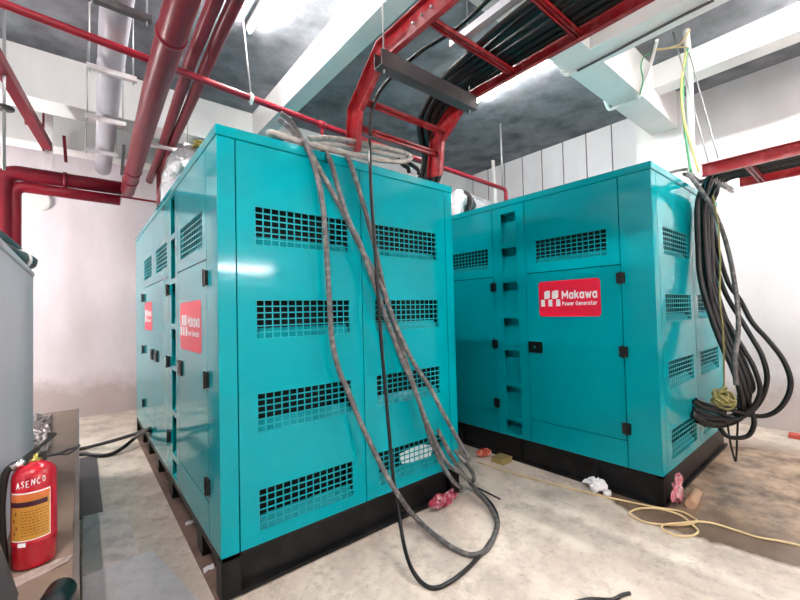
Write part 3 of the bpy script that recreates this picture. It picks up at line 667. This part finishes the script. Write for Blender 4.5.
# yellow cable on the wet floor
cable('yellow_cable', [(2.427,0.305,0.010),(2.444,0.061,0.010),(2.465,-0.138,0.010),(2.527,-0.479,0.010),(2.591,-0.775,0.010),(2.647,-0.957,0.010),(2.702,-1.119,0.010),(2.768,-1.256,0.010),(2.735,-1.336,0.010),(2.694,-1.374,0.012),(2.611,-1.354,0.014),(2.514,-1.278,0.012),(2.438,-1.171,0.010),(2.433,-1.080,0.010),(2.474,-1.027,0.010),(2.595,-1.056,0.012),(2.675,-1.160,0.020),(2.683,-1.279,0.020),(2.606,-1.378,0.012),(2.546,-1.414,0.010),(2.455,-1.393,0.010),(2.399,-1.327,0.010),(2.412,-1.261,0.010),(2.450,-1.245,0.022),(2.552,-1.314,0.026),(2.666,-1.392,0.026),(2.742,-1.467,0.012),(2.748,-1.564,0.010),(2.749,-1.672,0.010),(2.796,-1.772,0.010),(2.819,-1.861,0.010),(2.808,-1.980,0.010)], .0065, CABY,
      'pale yellow cable coiled in loose loops on the wet floor', None, k=6, seg=8)

# ------------------------------------------------------------------ pipes
def pipe(name, pts, r, m_, label, group=None, bend=None, cat='pipe', collars=(), smooth=False):
    mb = MB(); P = cr(pts, 6) if smooth else [Vector(p) for p in pts]
    mb.tube(P, r, 20)
    root = obj(name, mb, m_, None, label, cat, group)
    return root
def elbowed(pts, rb, n=8):
    """polyline with rounded corners"""
    P = [Vector(p) for p in pts]; out = [P[0]]
    for i in range(1, len(P)-1):
        a = (P[i-1]-P[i]).normalized(); b = (P[i+1]-P[i]).normalized()
        s, e = P[i]+a*rb, P[i]+b*rb
        for j in range(n+1):
            t = j/n; out.append(s*(1-t)**2 + P[i]*2*t*(1-t) + e*t*t)
    out.append(P[-1]); return out
def collar(p, t, r, w, m_, parent):
    p, t = Vector(p), Vector(t).normalized(); mb = MB(); mb.tube([p-t*w/2, p+t*w/2], r, 20); obj('collar', mb, m_, parent)
big = pipe('sprinkler_main', [(-.14, -2.5, 3.25), (-.12, .3, 3.25), (-.11, 1.27, 3.25), (-.065, 3.25, 3.25), (-.045, 4.32, 3.25)], .083, PIPERED, 'thickest red pipe running back along the ceiling left of the left generator', 'red sprinkler pipes')
for y, x in ((.52, -.119), (3.35, -.063), (3.75, -.055)): collar((x, y, 3.25), (.015, 1, 0), .09, .03 if y < 1 else .05, PIPERED, big)
p = pipe('sprinkler_pipe', elbowed([(.08, -2.5, 3.55), (.13, 1.2, 3.55), (.225, 3.45, 3.55), (.235, 4.5, 3.50)], .06), .046, PIPERED, 'left one of the two slimmer red pipes behind the thickest red pipe', 'red sprinkler pipes')
p = pipe('sprinkler_pipe', elbowed([(.19, -2.5, 3.55), (.23, .7, 3.55), (.262, 1.7, 3.55), (.315, 3.9, 3.55), (.316, 4.1, 3.55), (.316, 4.1, 2.9)], .12), .046, PIPERED, 'right one of the two slimmer red pipes, nearest the glowing tube', 'red sprinkler pipes')
thin = pipe('sprinkler_branch', elbowed([(-2.38, 1.19, 3.52), (-.94, 1.19, 3.475), (.594, 1.19, 3.385), (1.29, 1.19, 3.345), (2.6, 1.19, 3.30), (4.30, 1.19, 3.25), (4.30, 1.19, 2.98)], .06), .028, PIPEBRIGHT, 'slim red pipe crossing the whole room in front of the beams', 'red sprinkler pipes')
m = MB(); m.tube([(1.283, 1.19, 3.33), (1.283, 1.19, 3.22)], .016, 10); m.lathe([(.012, 0), (.026, .01), (.026, .03), (.014, .045)], (1.283, 1.19, 3.19), 12); obj('sprinkler_head', m, PIPEBRIGHT, thin)
collar((1.283, 1.19, 3.346), (1, 0, 0), .038, .07, PIPEBRIGHT, thin); collar((1.62, 1.19, 3.334), (1, 0, 0), .036, .05, PIPEBRIGHT, thin)
up = pipe('sprinkler_pipe', elbowed([(-.05, 4.33, 3.28), (-1.26, 4.33, 3.28), (-1.26, 4.33, .4)], .16), .088, PIPERED, 'thick red pipe turning down beside the back wall, upper of two', 'red pipes by the back wall')
m = MB(); m.tube([(-.72, 4.33, 3.28), (-.68, 4.33, 3.28)], .1, 18); obj('collar', m, PIPERED, up)
lo_ = pipe('sprinkler_pipe', elbowed([(-.13, 4.36, 3.115), (-1.17, 4.36, 3.13), (-1.17, 4.36, .4)], .12), .068, PIPEBRIGHT, 'brighter red pipe turning down beside the back wall, lower of two', 'red pipes by the back wall')
m = MB(); m.tube([(-.128, 4.36, 3.115), (-.112, 4.36, 3.115)], .05, 14); obj('end_cap', m, WHITE, lo_, label='white end cap')
pipe('thin_red_pipe', [(-2.4, 4.62, 3.25), (-1.2, 4.62, 3.24), (-.05, 4.62, 3.24), (.31, 4.62, 3.23), (5.75, 4.62, 3.2)], .016, PIPEBRIGHT, 'very thin red pipe between the two thick pipes at the back wall', 'red pipes by the back wall')
dg = pipe('drain_pipe', [(-.37, -2.5, 3.6), (-.368, .9, 3.6), (-.365, 1.3, 3.6), (-.345, 2.42, 3.6), (-.30, 4.63, 3.6)], .092, DUCT, 'wide grey pipe slung on channels under the ceiling at the left', 'grey pipe on channels')
collar((-.355, 1.8, 3.6), (.02, 1, 0), .098, .07, DUCT, dg)
for i, (y, lb) in enumerate(((.80, 'nearest'), (1.65, 'second nearest'), (2.62, 'third nearest'), (3.6, 'farthest'))):
    h = thing('pipe_hanger', (-.36, y, 3.46), 'steel channel on two rods under the grey pipe, %s one' % lb, 'hanger', 'hangers of the grey pipe')
    m = MB(); m.bar((-.52, y, 3.478), (-.19, y, 3.478), .045, .04); obj('channel', m, GALV if i else DARKSTEEL, h)
    for x in (-.50, -.215):
        top = 3.77 if 3.17 < y < 3.52 else H
        m = MB(); m.tube([(x, y, 3.43), (x, y, top)], .006, 8); obj('threaded_rod', m, ROD, h)
cl = thing('pipe_hanger', (.2, 3.0, 3.46), 'pale clamp under the two slimmer red pipes', 'hanger')
m = MB(); m.bar((.02, 3.0, 3.472), (.50, 3.0, 3.472), .04, .035); obj('channel', m, GALV, cl)
m = MB(); m.box(.40, .50, 2.97, 3.03, 3.49, 3.58, .008); obj('clamp', m, GALV, cl)
for x in (.04, .45):
    m = MB(); m.tube([(x, 3.0, 3.45), (x, 3.0, H)], .006, 8); obj('threaded_rod', m, ROD, cl)
# wire for the slim pipe
wr = thing('pipe_hanger', (.594, 1.19, 3.36), 'pale rod and clip holding the slim red pipe near the glowing tube', 'hanger')
m = MB(); m.tube([(.596, 1.19, 3.41), (.54, 1.26, 4.28)], .007, 8); obj('rod', m, ROD, wr)
m = MB(); m.tube([(.58, 1.19, 3.386), (.61, 1.19, 3.386)], .036, 14); m.tube([(.595, 1.19, 3.43), (.595, 1.19, 3.33)], .012, 8); obj('clip', m, PVC, wr)
# sloping red bar and its support at the upper left
br = [(-1.080,2.051,3.585),(-0.842,3.675,3.459)]
m = MB(); m.bar(br[0], br[1], .085, .085); obj('red_brace', m, PIPERED, None, 'sloping dark red brace at the upper left corner', 'brace')
q = [(-0.827,3.713,3.869),(-0.828,3.737,3.229)]
m = MB(); m.bar((q[0][0], q[0][1], H), q[1], .07, .07, up=(0,1,0)); obj('support_post', m, GALV, None, 'short grey post above the elbowed red pipes at the upper left', 'post')
q = [(-0.866,3.813,3.781),(-0.857,3.818,3.457)]
m = MB(); m.bar((q[0][0], q[0][1]+.05, H), (q[0][0], q[0][1]+.05, q[1][2]), .05, .03, up=(0,1,0)); obj('red_post', m, PIPERED, None, 'dark red post beside the short grey post', 'post')
q = [(-1.023,3.687,3.685),(-0.854,3.741,3.699)]
m = MB(); m.bar(q[0], q[1], .04, .04); obj('red_crossbar', m, PIPERED, None, 'thin dark red crossbar behind the sloping brace', 'brace')
q = [(-1.039,2.289,3.246),(-1.040,2.308,2.736)]
r_ = thing('rod_and_disc', q[1], 'dark round disc on a pale rod at the left edge', 'hanger')
m = MB(); m.tube([(q[0][0], q[0][1], H), q[1]], .011, 8); obj('rod', m, ROD, r_)
m = MB(); m.lathe([(.02, -.012), (.062, -.01), (.066, 0), (.062, .01), (.02, .012)], q[0], 20); obj('disc', m, DARKSTEEL, r_)
# uprights at the back of the left bay
for i, (px, lb) in enumerate(((0, 'left'), (1, 'right'))):
    q = ([(-0.717,4.592,3.943),(-0.697,4.588,3.595)], [(-0.126,3.725,3.670),(-0.146,3.755,3.293)])[i]
    m = MB(); m.bar(q[0], q[1], .035, .035, up=(0,1,0)); obj('pipe_stub', m, PIPERED if i == 0 else DARKSTEEL, None, 'small upright stub above the back pipes, %s of two' % lb, 'bracket', 'stubs above the back pipes')
# wall vent cap
m = MB(); m.lathe([(.155, 0), (.155, -.012), (.145, -.02), (.14, -.05), (.12, -.058)], ([(-1.014,5.500,3.233)][0][0], 5.5, [(-1.014,5.500,3.233)][0][2]), 32, axis='y')
obj('vent_cap', m, PVC, None, 'round white cap on the back wall below the red pipes', 'vent cap')

# ------------------------------------------------------------------ exhausts on the roofs
ex = thing('exhaust', (.62, 2.3, 2.52), 'silver foil wrapped exhaust on the left generator roof', 'exhaust', 'foil wrapped exhausts')
m = MB(); m.tube(cr([(.56, 2.3, 2.53), (.55, 2.3, 2.9), (.49, 2.35, 3.12), (.40, 2.45, 3.2), (.31, 2.6, 3.15), (.27, 2.7, 2.95), (.27, 2.72, 2.54)], 6), [.15]*37, 18, lump=.22); obj('wrapped_pipe', m, FOIL, ex)
m = MB(); m.lathe([(.07, 0), (.07, .02), (.045, .02), (.045, .05), (.06, .05), (.06, .07)], (.42, 2.28, 3.27), 14); obj('yellow_flange', m, BRASS, ex, label='yellow flange')
ex2 = thing('exhaust', (3.25, 1.0, 2.58), 'silver foil wrapped exhaust on the right generator roof', 'exhaust', 'foil wrapped exhausts')
m = MB(); m.tube(cr([(2.93, 1.0, 2.585), (2.93, 1.0, 2.68), (2.95, 1.0, 2.78), (3.0, 1.0, 2.82), (3.05, 1.0, 2.82)], 6), [.13]*25, 18, lump=.2); obj('wrapped_elbow', m, FOIL, ex2)
m = MB(); m.tube([(3.09, 1.0, 2.80), (3.12, 1.0, 2.80)], .17, 22); m.tube([(3.04, 1.0, 2.80), (3.2, 1.0, 2.80)], .10, 18); obj('flange', m, DARKSTEEL, ex2, label='dark round flange')
m = MB(); m.tube(cr([(3.17, 1.0, 2.77), (3.28, 1.0, 2.775), (3.40, 1.0, 2.775), (3.52, 1.0, 2.765), (3.62, 1.0, 2.75)], 6), [.165 - .0008*i for i in range(25)], 18, lump=.2); obj('wrapped_pipe', m, FOIL, ex2)
# uprights behind the right generator
q = [(4.628,1.665,4.050),(5.052,1.900,3.281)]
m = MB(); m.tube([(4.9, 1.8, 0), (4.9, 1.8, 2.9), (4.84, 1.8, 4.0)], .028, 10); obj('white_conduit', m, PVC, None, 'white conduit rising behind the right generator', 'conduit')
m = MB(); m.tube([(4.285, 1.23, 3.26), (4.335, 1.268, H)], .012, 8); obj('hanger_rod', m, ROD, None, 'pale hanger rod from the ceiling to the end of the slim red pipe', 'rod')

# conduits and wires at the right column
GW = 'wires and conduits at the right ladder'
def vline(name, pts, r, m_, label, cat, group=GW): 
    mb = MB(); mb.tube(cr(pts, 6), r, 8); obj(name, mb, m_, None, label, cat, group)
vline('white_conduit', [(4.198,-1.090,4.280),(4.120,-1.117,3.924),(4.050,-1.131,3.491),(4.000,-1.136,3.080),(3.980,-1.135,2.725)], .03, PVC, 'thick white conduit dropping from the ceiling to the right ladder', 'conduit')
vline('white_conduit', [(4.113,-0.858,4.270),(4.401,-0.720,4.243),(4.186,-0.720,3.959),(3.956,-0.720,3.683),(4.171,-0.625,3.770),(4.189,-0.470,3.770),(4.191,-0.361,3.770),(4.175,-0.330,3.784),(4.088,-0.330,3.855)], .018, PVC, 'white conduit wrapped round the beam at the column', 'conduit')
vline('white_conduit', [(3.095,-0.330,3.847),(3.075,-0.359,3.775),(3.146,-0.372,3.775),(3.153,-0.458,3.775)], .014, PVC, 'small white hook of conduit under the beam edge', 'conduit')
vline('control_cable', [(3.162,-0.455,3.780),(3.153,-0.779,3.780),(3.138,-1.012,3.780),(3.125,-1.303,3.780),(3.126,-1.518,3.780)], .011, DARKSTEEL, 'dark cable fixed along the underside of the top right beam', 'cable')
vline('hanger_rod', [(4.125,-0.998,4.280),(3.400,-1.386,2.634)], .0055, ROD, 'thin rod slanting from the ceiling to the right ladder, left of two', 'rod')
vline('hanger_rod', [(4.117,-1.125,4.000),(3.400,-1.446,2.664)], .0055, ROD, 'thin rod slanting from the ceiling to the right ladder, right of two', 'rod')
vline('green_wire', [(4.000,-1.145,3.981),(3.950,-1.117,3.758),(3.950,-1.100,3.520),(3.900,-1.110,3.208),(3.850,-1.142,2.895),(3.800,-1.171,2.715)], .009, WIREG, 'green wire hanging beside the thick white conduit', 'wire')
vline('yellow_wire', [(3.980,-1.133,3.940),(3.930,-1.104,3.698),(3.930,-1.091,3.469),(3.880,-1.122,3.197),(3.830,-1.173,2.975),(3.780,-1.222,2.751),(3.780,-1.235,2.692)], .010, WIREY, 'yellow wire hanging beside the thick white conduit', 'wire')
vline('yellow_wire', [(4.100,-0.859,4.168),(4.100,-0.956,4.126),(4.100,-1.058,4.111),(4.100,-1.111,4.163),(4.150,-1.134,4.233)], .008, CABY, 'yellow wire strung across the ceiling corner, upper of two', 'wire')
vline('yellow_wire', [(4.120,-0.843,4.174),(4.120,-0.950,4.132),(4.120,-1.052,4.092),(4.120,-1.118,4.046)], .008, CABY, 'yellow wire strung across the ceiling corner, lower of two', 'wire')
vline('green_wire', [(4.443,-0.740,4.342),(4.120,-0.740,4.165),(3.988,-0.740,4.005),(4.029,-0.740,3.870),(3.926,-0.740,3.685)], .007, WIREG, 'thin dark green wire curling down the beam face', 'wire')

# ------------------------------------------------------------------ left foreground
BZ = .65
m = MB(); m.box(-2.2, -.575, -1.6, 2.62, 0, BZ, .006); pl = obj('concrete_plinth', m, BOXM, None, 'tan concrete plinth at the left carrying the fire extinguisher', 'plinth')
m = MB(); m.box(-.578, -.566, -1.6, 2.62, BZ-.06, BZ+.001, .002); m.box(-.584, -.566, -1.6, 2.62, BZ-.001, BZ+.003, .001); obj('edge_angle', m, EDGE, pl, label='grey steel edge')
cab = thing('steel_cabinet', (-1.1, .2, BZ), 'plain grey steel cabinet at the left edge', 'cabinet')
cf = [(-0.775,0.984,1.784)][0]
m = MB(); m.box(-1.45, -.775, -.34, cf[1], BZ+.02, cf[2]-.03, .008); obj('body', m, CABINET, cab)
m = MB(); m.box(-1.455, -.77, -.345, cf[1]+.005, cf[2]-.03, cf[2], .008); obj('lid', m, CABINET, cab)
m = MB(); m.box(-1.43, -.80, -.32, cf[1]-.02, BZ, BZ+.02); obj('foot_rail', m, DARKSTEEL, cab)
hs = [(-0.860,0.254,1.889),(-0.840,0.482,1.901),(-0.820,0.649,1.888),(-0.800,0.780,1.864),(-0.790,0.862,1.847)]
hz = cf[2]
m = MB(); HP = [(a, b, hz + .045) for a, b, c in hs]
bag = thing('black_hose', (HP[2][0], HP[2][1], hz), 'black hose end lying on top of the grey cabinet', 'hose')
m.tube(cr(HP, 6), .042, 14, lump=.12); obj('hose', m, CABB, bag)
rp = (Vector(HP[2])+Vector(HP[3]))/2; rt = (Vector(HP[3])-Vector(HP[2])).normalized()
m = MB(); m.tube([rp-rt*.012, rp+rt*.012], .05, 16); obj('hose_clip', m, PVC, bag, label='pale hose clip')
q = (HP[0][0]-.02, HP[0][1]-.1, hz+.11)
m = MB(); m.tube(cr([q, (HP[1][0]-.02, HP[1][1]+.0, hz+.118), (HP[3][0]-.03, HP[3][1]+.08, hz+.10)], 6), [.028]*12 + [.018], 12); obj('hose', m, HINGE, bag)

# extinguisher
ec = Vector((-.688, -.285, BZ)); er = .061; KZ = .87
ex_ = thing('fire_extinguisher', ec, 'red fire extinguisher with a yellow label and handwritten white lettering', 'fire extinguisher')
m = MB(); m.lathe([(.056, .004), (er, .011), (er, .088), (er+.0015, .091), (er, .094), (er, .304), (.0575, .320), (.048, .334), (.034, .343), (.023, .348), (.021, .354)], ec, 40); obj('cylinder', m, EXTRED, ex_)
m = MB(); m.lathe([(.017, .35), (.021, .353), (.021, .360), (.013, .363), (.013, .375), (.010, .38)], ec, 18); obj('valve', m, BRASS, ex_, label='brass valve')
fx = Vector((.955, .295, 0)).normalized()
def HP_(a, z): return ec + fx*a + Vector((0, 0, z-.092))
m = MB(); m.bar(HP_(-.03, .445), HP_(.03, .455), .022, .03); m.bar(HP_(.02, .452), HP_(.075, .446), .02, .007); m.tube(cr([HP_(.07, .446), HP_(.09, .452), HP_(.115, .454), HP_(.13, .46)], 4), .005, 8)
m.tube(cr([HP_(.07, .444), HP_(.09, .438), HP_(.113, .446), HP_(.128, .458)], 4), .004, 8); obj('lower_handle', m, HINGE, ex_)
m = MB(); m.bar(HP_(-.035, .452), HP_(.01, .485), .022, .012); m.bar(HP_(.008, .483), HP_(.058, .525), .02, .007); obj('lever', m, HINGE, ex_)
hp = [HP_(-.035, .448), HP_(-.056, .445), HP_(-.074, .42), HP_(-.083, .34), HP_(-.083, .25), HP_(-.078, .17), HP_(-.075, .13)]
m = MB(); m.tube(cr(hp, 6), .011, 10); obj('hose', m, CABB, ex_)
m = MB(); m.tube([HP_(-.025, .452), HP_(-.062, .438)], .0135, 12); obj('hose_nut', m, CHROME, ex_, label='chrome hose nut')
# curved label, facing the camera
fa = math.atan2(-2.19 - ec.y, -.566 - ec.x)
def cyl(a, z, off=.0008): return (ec.x + (er+off)*math.cos(a), ec.y + (er+off)*math.sin(a), ec.z + z*.865)
def patch(a0, a1, z0, z1, m_, name, off, label=None):
    mb = MB(); n = 16
    for i in range(n):
        t0 = fa + a0 + (a1-a0)*i/n; t1 = fa + a0 + (a1-a0)*(i+1)/n
        mb.quad(cyl(t0, z0, off), cyl(t1, z0, off), cyl(t1, z1, off), cyl(t0, z1, off))
    return obj(name, mb, m_, ex_, label=label)
patch(-1.15, .72, .118, .305, WHITE, 'label_border', .0008, 'white label border')
patch(-1.15, .68, .122, .300, EXTLAB, 'label', .0012, 'yellow printed label')
patch(-1.15, .68, .274, .300, LABORANGE, 'label_header', .0016, 'orange label header')
patch(-1.15, .56, .250, .270, LABDARK, 'label_band', .0016, 'dark purple label band')
mb = MB(); random.seed(3)
for row in range(9):
    z = .230 - row*.0115; a = -.55
    while a < .55:
        w = random.uniform(.05, .14); t0, t1 = fa+a, fa+min(.6, a+w)
        mb.quad(cyl(t0, z, .0017), cyl(t1, z, .0017), cyl(t1, z+.0032, .0017), cyl(t0, z+.0032, .0017)); a += w + .05
for z, a in ((.225, -.85), (.198, -.95), (.170, -.8), (.150, -.92)):
    mb.quad(*[cyl(fa+a+u, z+v, .0017) for u, v in ((-.06,-.008),(.05,-.004),(.06,.006),(-.03,.009))])
obj('label_print', mb, LABINK, ex_, label='brown label print')
patch(-.72, -.36, .098, .114, WHITE, 'date_tag', .0022, 'small white tag')
mb = MB()      # handwritten capitals, as pen strokes
GL = {'A': [[(0,0),(.4,1),(.8,.02)],[(.15,.4),(.65,.42)]], 'S': [[(.75,.9),(.4,1),(.1,.75),(.5,.5),(.7,.25),(.35,0),(0,.12)]], 'E': [[(.7,1),(.05,.95),(0,0),(.75,.02)],[(.02,.5),(.55,.52)]],
      'N': [[(0,0),(.08,1),(.7,.05),(.78,1)]], 'C': [[(.7,.85),(.35,1),(0,.5),(.3,.02),(.7,.15)]], 'O': [[(.4,1),(.05,.6),(.2,.05),(.6,.05),(.75,.55),(.4,1)]]}
for i, ch in enumerate('ASENCO'):
    for st in GL[ch]:
        q = [(fa - .80 + (i + u*.78)*.225, .322 + i*.0022 + v*.024 + (.002 if i % 2 else 0)) for u, v in st]
        q = [(a0+(a1-a0)*t/4, z0+(z1-z0)*t/4) for (a0, z0), (a1, z1) in zip(q, q[1:]) for t in range(4)] + q[-1:]
        mb.tube([cyl(a, z, .0010) for a, z in q], .0012, 6)
obj('handwriting', mb, WHITE, ex_, label='white handwriting')

# sheet under the extinguisher, hose stub, leaning plate
def sheet(name, P00, P10, P11, P01, amp, n, m_, label, cat, sc=9.0, th=.004, seed=0):
    mb = MB(); P00, P10, P11, P01 = map(Vector, (P00, P10, P11, P01)); rows = []
    for i in range(n+1):
        r_ = []
        for j in range(n+1):
            u, v = i/n, j/n; p = (P00*(1-u)+P10*u)*(1-v) + (P01*(1-u)+P11*u)*v
            e = noise.noise(Vector((p.x*sc+seed, p.y*sc, seed)))*.5 + noise.noise(Vector((p.x*sc*2.3, p.y*sc*2.3+seed, 3)))*.3
            r_.append(p + Vector((e*amp*.6, -e*amp*.5, amp*(abs(e)*1.6))))
        rows.append(r_)
    T = [[mb.bm.verts.new(p+Vector((0,0,th))) for p in r_] for r_ in rows]; B = [[mb.bm.verts.new(p) for p in r_] for r_ in rows]
    for i in range(n):
        for j in range(n):
            mb.bm.faces.new((T[i][j], T[i+1][j], T[i+1][j+1], T[i][j+1])); mb.bm.faces.new((B[i][j], B[i][j+1], B[i+1][j+1], B[i+1][j]))
    for i in range(n):
        for a, b in (((i,0),(i+1,0)), ((i+1,n),(i,n)), ((0,i+1),(0,i)), ((n,i),(n,i+1))):
            mb.bm.faces.new((T[a[0]][a[1]], B[a[0]][a[1]], B[b[0]][b[1]], T[b[0]][b[1]]))
    return obj(name, mb, m_, None, label, cat)
sheet('plastic_sheet', (-.74, -.44, BZ), (-.60, -.375, BZ), (-.585, -.33, BZ), (-.75, -.37, BZ), .010, 16, CLOTH, 'dusty crumpled plastic strip at the foot of the fire extinguisher', 'plastic sheet', sc=22)
sheet('dark_plastic', [(-0.809,1.270,0.655)][0], [(-0.715,1.181,0.655)][0], [(-0.758,2.459,0.655)][0], [(-0.906,2.471,0.655)][0], .05, 26, DARKPLASTIC, 'crumpled dark plastic on the plinth behind the grey cabinet', 'plastic sheet', sc=9, seed=5)
q = [(-0.607,-0.618,0.690),(-0.644,-0.744,0.690)]
m = MB(); m.tube([q[0], q[1]], .037, 18); obj('hose_stub', m, CABB, None, 'black hose stub on the plinth at the bottom edge', 'hose')
a = Vector((-.712, -.47, BZ)); b = Vector((-.80, -.47, 1.02))
m = MB(); m.prism([a, a+Vector((-.012, 0, 0)), b+Vector((-.012, 0, 0)), b], (0, -.5, 0)); obj('steel_plate', m, PLATEDK, None, 'dark steel plate leaning at the bottom left edge', 'plate')

m = MB(); m.box(-.565, -.425, 1.62, 3.25, 0, .012, .002); obj('shade_strip', m, PLATEDK, None, 'dark flat strip on the floor standing in for shade along the plinth', 'plate')  # thin dark sheet; its colour stands in for shade beside the plinth
def slab(name, pts, z0, z1, m_, label, cat, group=None):
    mb = MB(); mb.prism([(x, y, z0) for x, y in pts], (0, 0, z1-z0)); return obj(name, mb, m_, None, label, cat, group)
slab('cement_board', [(-.545, 1.60), (-.315, 1.56), (-.31, .70), (-.555, .74)], .014, .030, BOARD, 'pale cement board, upper of the stacked pair on the floor', 'board', 'boards on the floor')
slab('cement_board', [(-.54, 1.58), (-.285, 1.545), (-.275, .72), (-.55, .75)], 0, .013, BOARD, 'pale cement board, lower of the stacked pair on the floor', 'board', 'boards on the floor')
slab('steel_sheet', [(-0.555,0.743,0.033)][0][:2] and [p[:2] for p in [(-0.555,0.720,0.033),(-0.209,0.745,0.033),(-0.090,0.057,0.033),(-0.040,-0.426,0.033),(-0.552,0.020,0.033)]], .031, .036, GALV, 'shiny galvanised sheet lying over the boards at the bottom edge', 'metal sheet')

# ------------------------------------------------------------------ litter
def crumple(name, c, s, m_, label, cat='litter', seed=0, n=3, amp=.55, lobes=False):
    mb = MB(); bmesh.ops.create_icosphere(mb.bm, subdivisions=n, radius=1)
    for v in mb.bm.verts:
        k = 1 + amp*(noise.noise(v.co*1.7 + Vector((seed, 0, 0))) + .6*noise.noise(v.co*4.1 + Vector((0, seed, 0))))
        if lobes: k *= .75 + .55*abs(v.co.x)*(1 if v.co.z > 0 else .4)
        v.co = Vector((v.co.x*k*s[0], v.co.y*k*s[1], v.co.z*k*s[2]))
    z0 = min(v.co.z for v in mb.bm.verts)
    for v in mb.bm.verts: v.co += Vector((c[0], c[1], c[2]-z0))
    return obj(name, mb, m_, None, label, cat)
crumple('crimson_wrapper', (1.565, -.075, 0), (.095, .04, .055), MAGENTA, 'crumpled crimson wrapper on the floor by the left generator corner', seed=2, amp=.6, n=4, lobes=True)
crumple('orange_wrapper', [(2.614,0.381,0.000)][0], (.09, .05, .03), REDORANGE, 'orange and white wrapper on the floor between the generators', seed=5)
crumple('white_paper', (2.66, -.72, .0), (.06, .07, .05), PAPER, 'crumpled white paper against the right generator base', seed=9, amp=.9)
m = MB(); m.tube([(2.66, -.80, .035), (2.66, -.80, .0)], .03, 14); obj('paper_cup', m, PAPER, None, 'small white cup beside the crumpled paper', 'cup')
crumple('pink_wrapper', (2.89, -1.215, .0), (.08, .028, .085), PINK, 'crumpled pink wrapper at the corner of the right generator', seed=12, amp=.8)
c = Vector((2.98, -1.285, .036)); d = Vector((1, .10, 0)).normalized()
m = MB(); m.tube([c-d*.11, c+d*.14], .035, 16); obj('cardboard_tube', m, CORE, None, 'short cardboard tube lying beside the pink wrapper', 'tube')
q = [(2.602,0.176,0.000)][0]
m = MB(); m.box(q[0]-.06, q[0]+.09, q[1]-.08, q[1]+.06, 0, .055, .006); o = obj('carton', m, CARD, None, 'small olive brown carton between the generators', 'carton')
m = MB(); m.tube([(1.996,-0.046,0.008),(1.974,-0.282,0.008)], .007, 8); obj('black_rod', m, CABB, None, 'short black rod lying on the concrete near the cable loop', 'rod')
m = MB(); m.tube(cr([(1.344,-1.175,0.010),(1.438,-1.222,0.010),(1.517,-1.296,0.010),(1.587,-1.317,0.010),(1.633,-1.338,0.010)], 6), .009, 8); obj('black_offcut', m, CABB, None, 'curved black cable offcut at the bottom edge', 'offcut')
q = [(5.476,-1.592,0.000)][0]
m = MB(); m.box(q[0]-.05, q[0]+.05, q[1]-.35, q[1]+.04, 0, .05, .004); obj('red_brick', m, BRICK, None, 'red brick on the floor at the right edge', 'brick')
for i, (px, lb) in enumerate(((0, 'beside the second foot'), (1, 'under the long side near the corner'), (2, 'near the corner post'))):
    q = ([(0.079,1.611,0.010)][0], [(0.043,0.995,0.010)][0], [(0.017,0.350,0.010)][0])[i]
    sheet('paper_scrap', (q[0]-.03, q[1]-.03, .011), (q[0]+.03, q[1]-.02, .011), (q[0]+.035, q[1]+.03, .011), (q[0]-.02, q[1]+.02, .011), .012, 6, PAPER, 'white paper scrap by the left generator base, %s' % lb, 'litter', sc=30, th=.001, seed=i)

# ------------------------------------------------------------------ world, camera, view
w = bpy.data.worlds.new('world'); SC.world = w; w.use_nodes = True
w.node_tree.nodes['Background'].inputs['Color'].default_value = (.8, .85, .9, 1); w.node_tree.nodes['Background'].inputs['Strength'].default_value = .3
cam = bpy.data.cameras.new('camera'); co = bpy.data.objects.new('camera', cam); COL.objects.link(co)
f, yaw, pit, rol = 389.2114, .8807, .0275, -.0246
cam.sensor_width = 36; cam.sensor_fit = 'HORIZONTAL'; cam.lens = f*36/800; cam.clip_start = .02
F = Vector((math.cos(pit)*math.cos(yaw), math.cos(pit)*math.sin(yaw), math.sin(pit)))
R0 = Vector((math.sin(yaw), -math.cos(yaw), 0)); U0 = R0.cross(F)
R1 = R0*math.cos(rol) + U0*math.sin(rol); U1 = -R0*math.sin(rol) + U0*math.cos(rol)
co.matrix_world = Matrix(((R1.x, U1.x, -F.x, -.5663), (R1.y, U1.y, -F.y, -2.1902), (R1.z, U1.z, -F.z, 1.5), (0, 0, 0, 1)))
SC.camera = co
vs_ = SC.view_settings; SC.display_settings.display_device = 'sRGB'
vs_.view_transform = 'Standard'; vs_.look = 'None'; vs_.exposure = 1.72; vs_.gamma = 1.0; vs_.use_curve_mapping = False
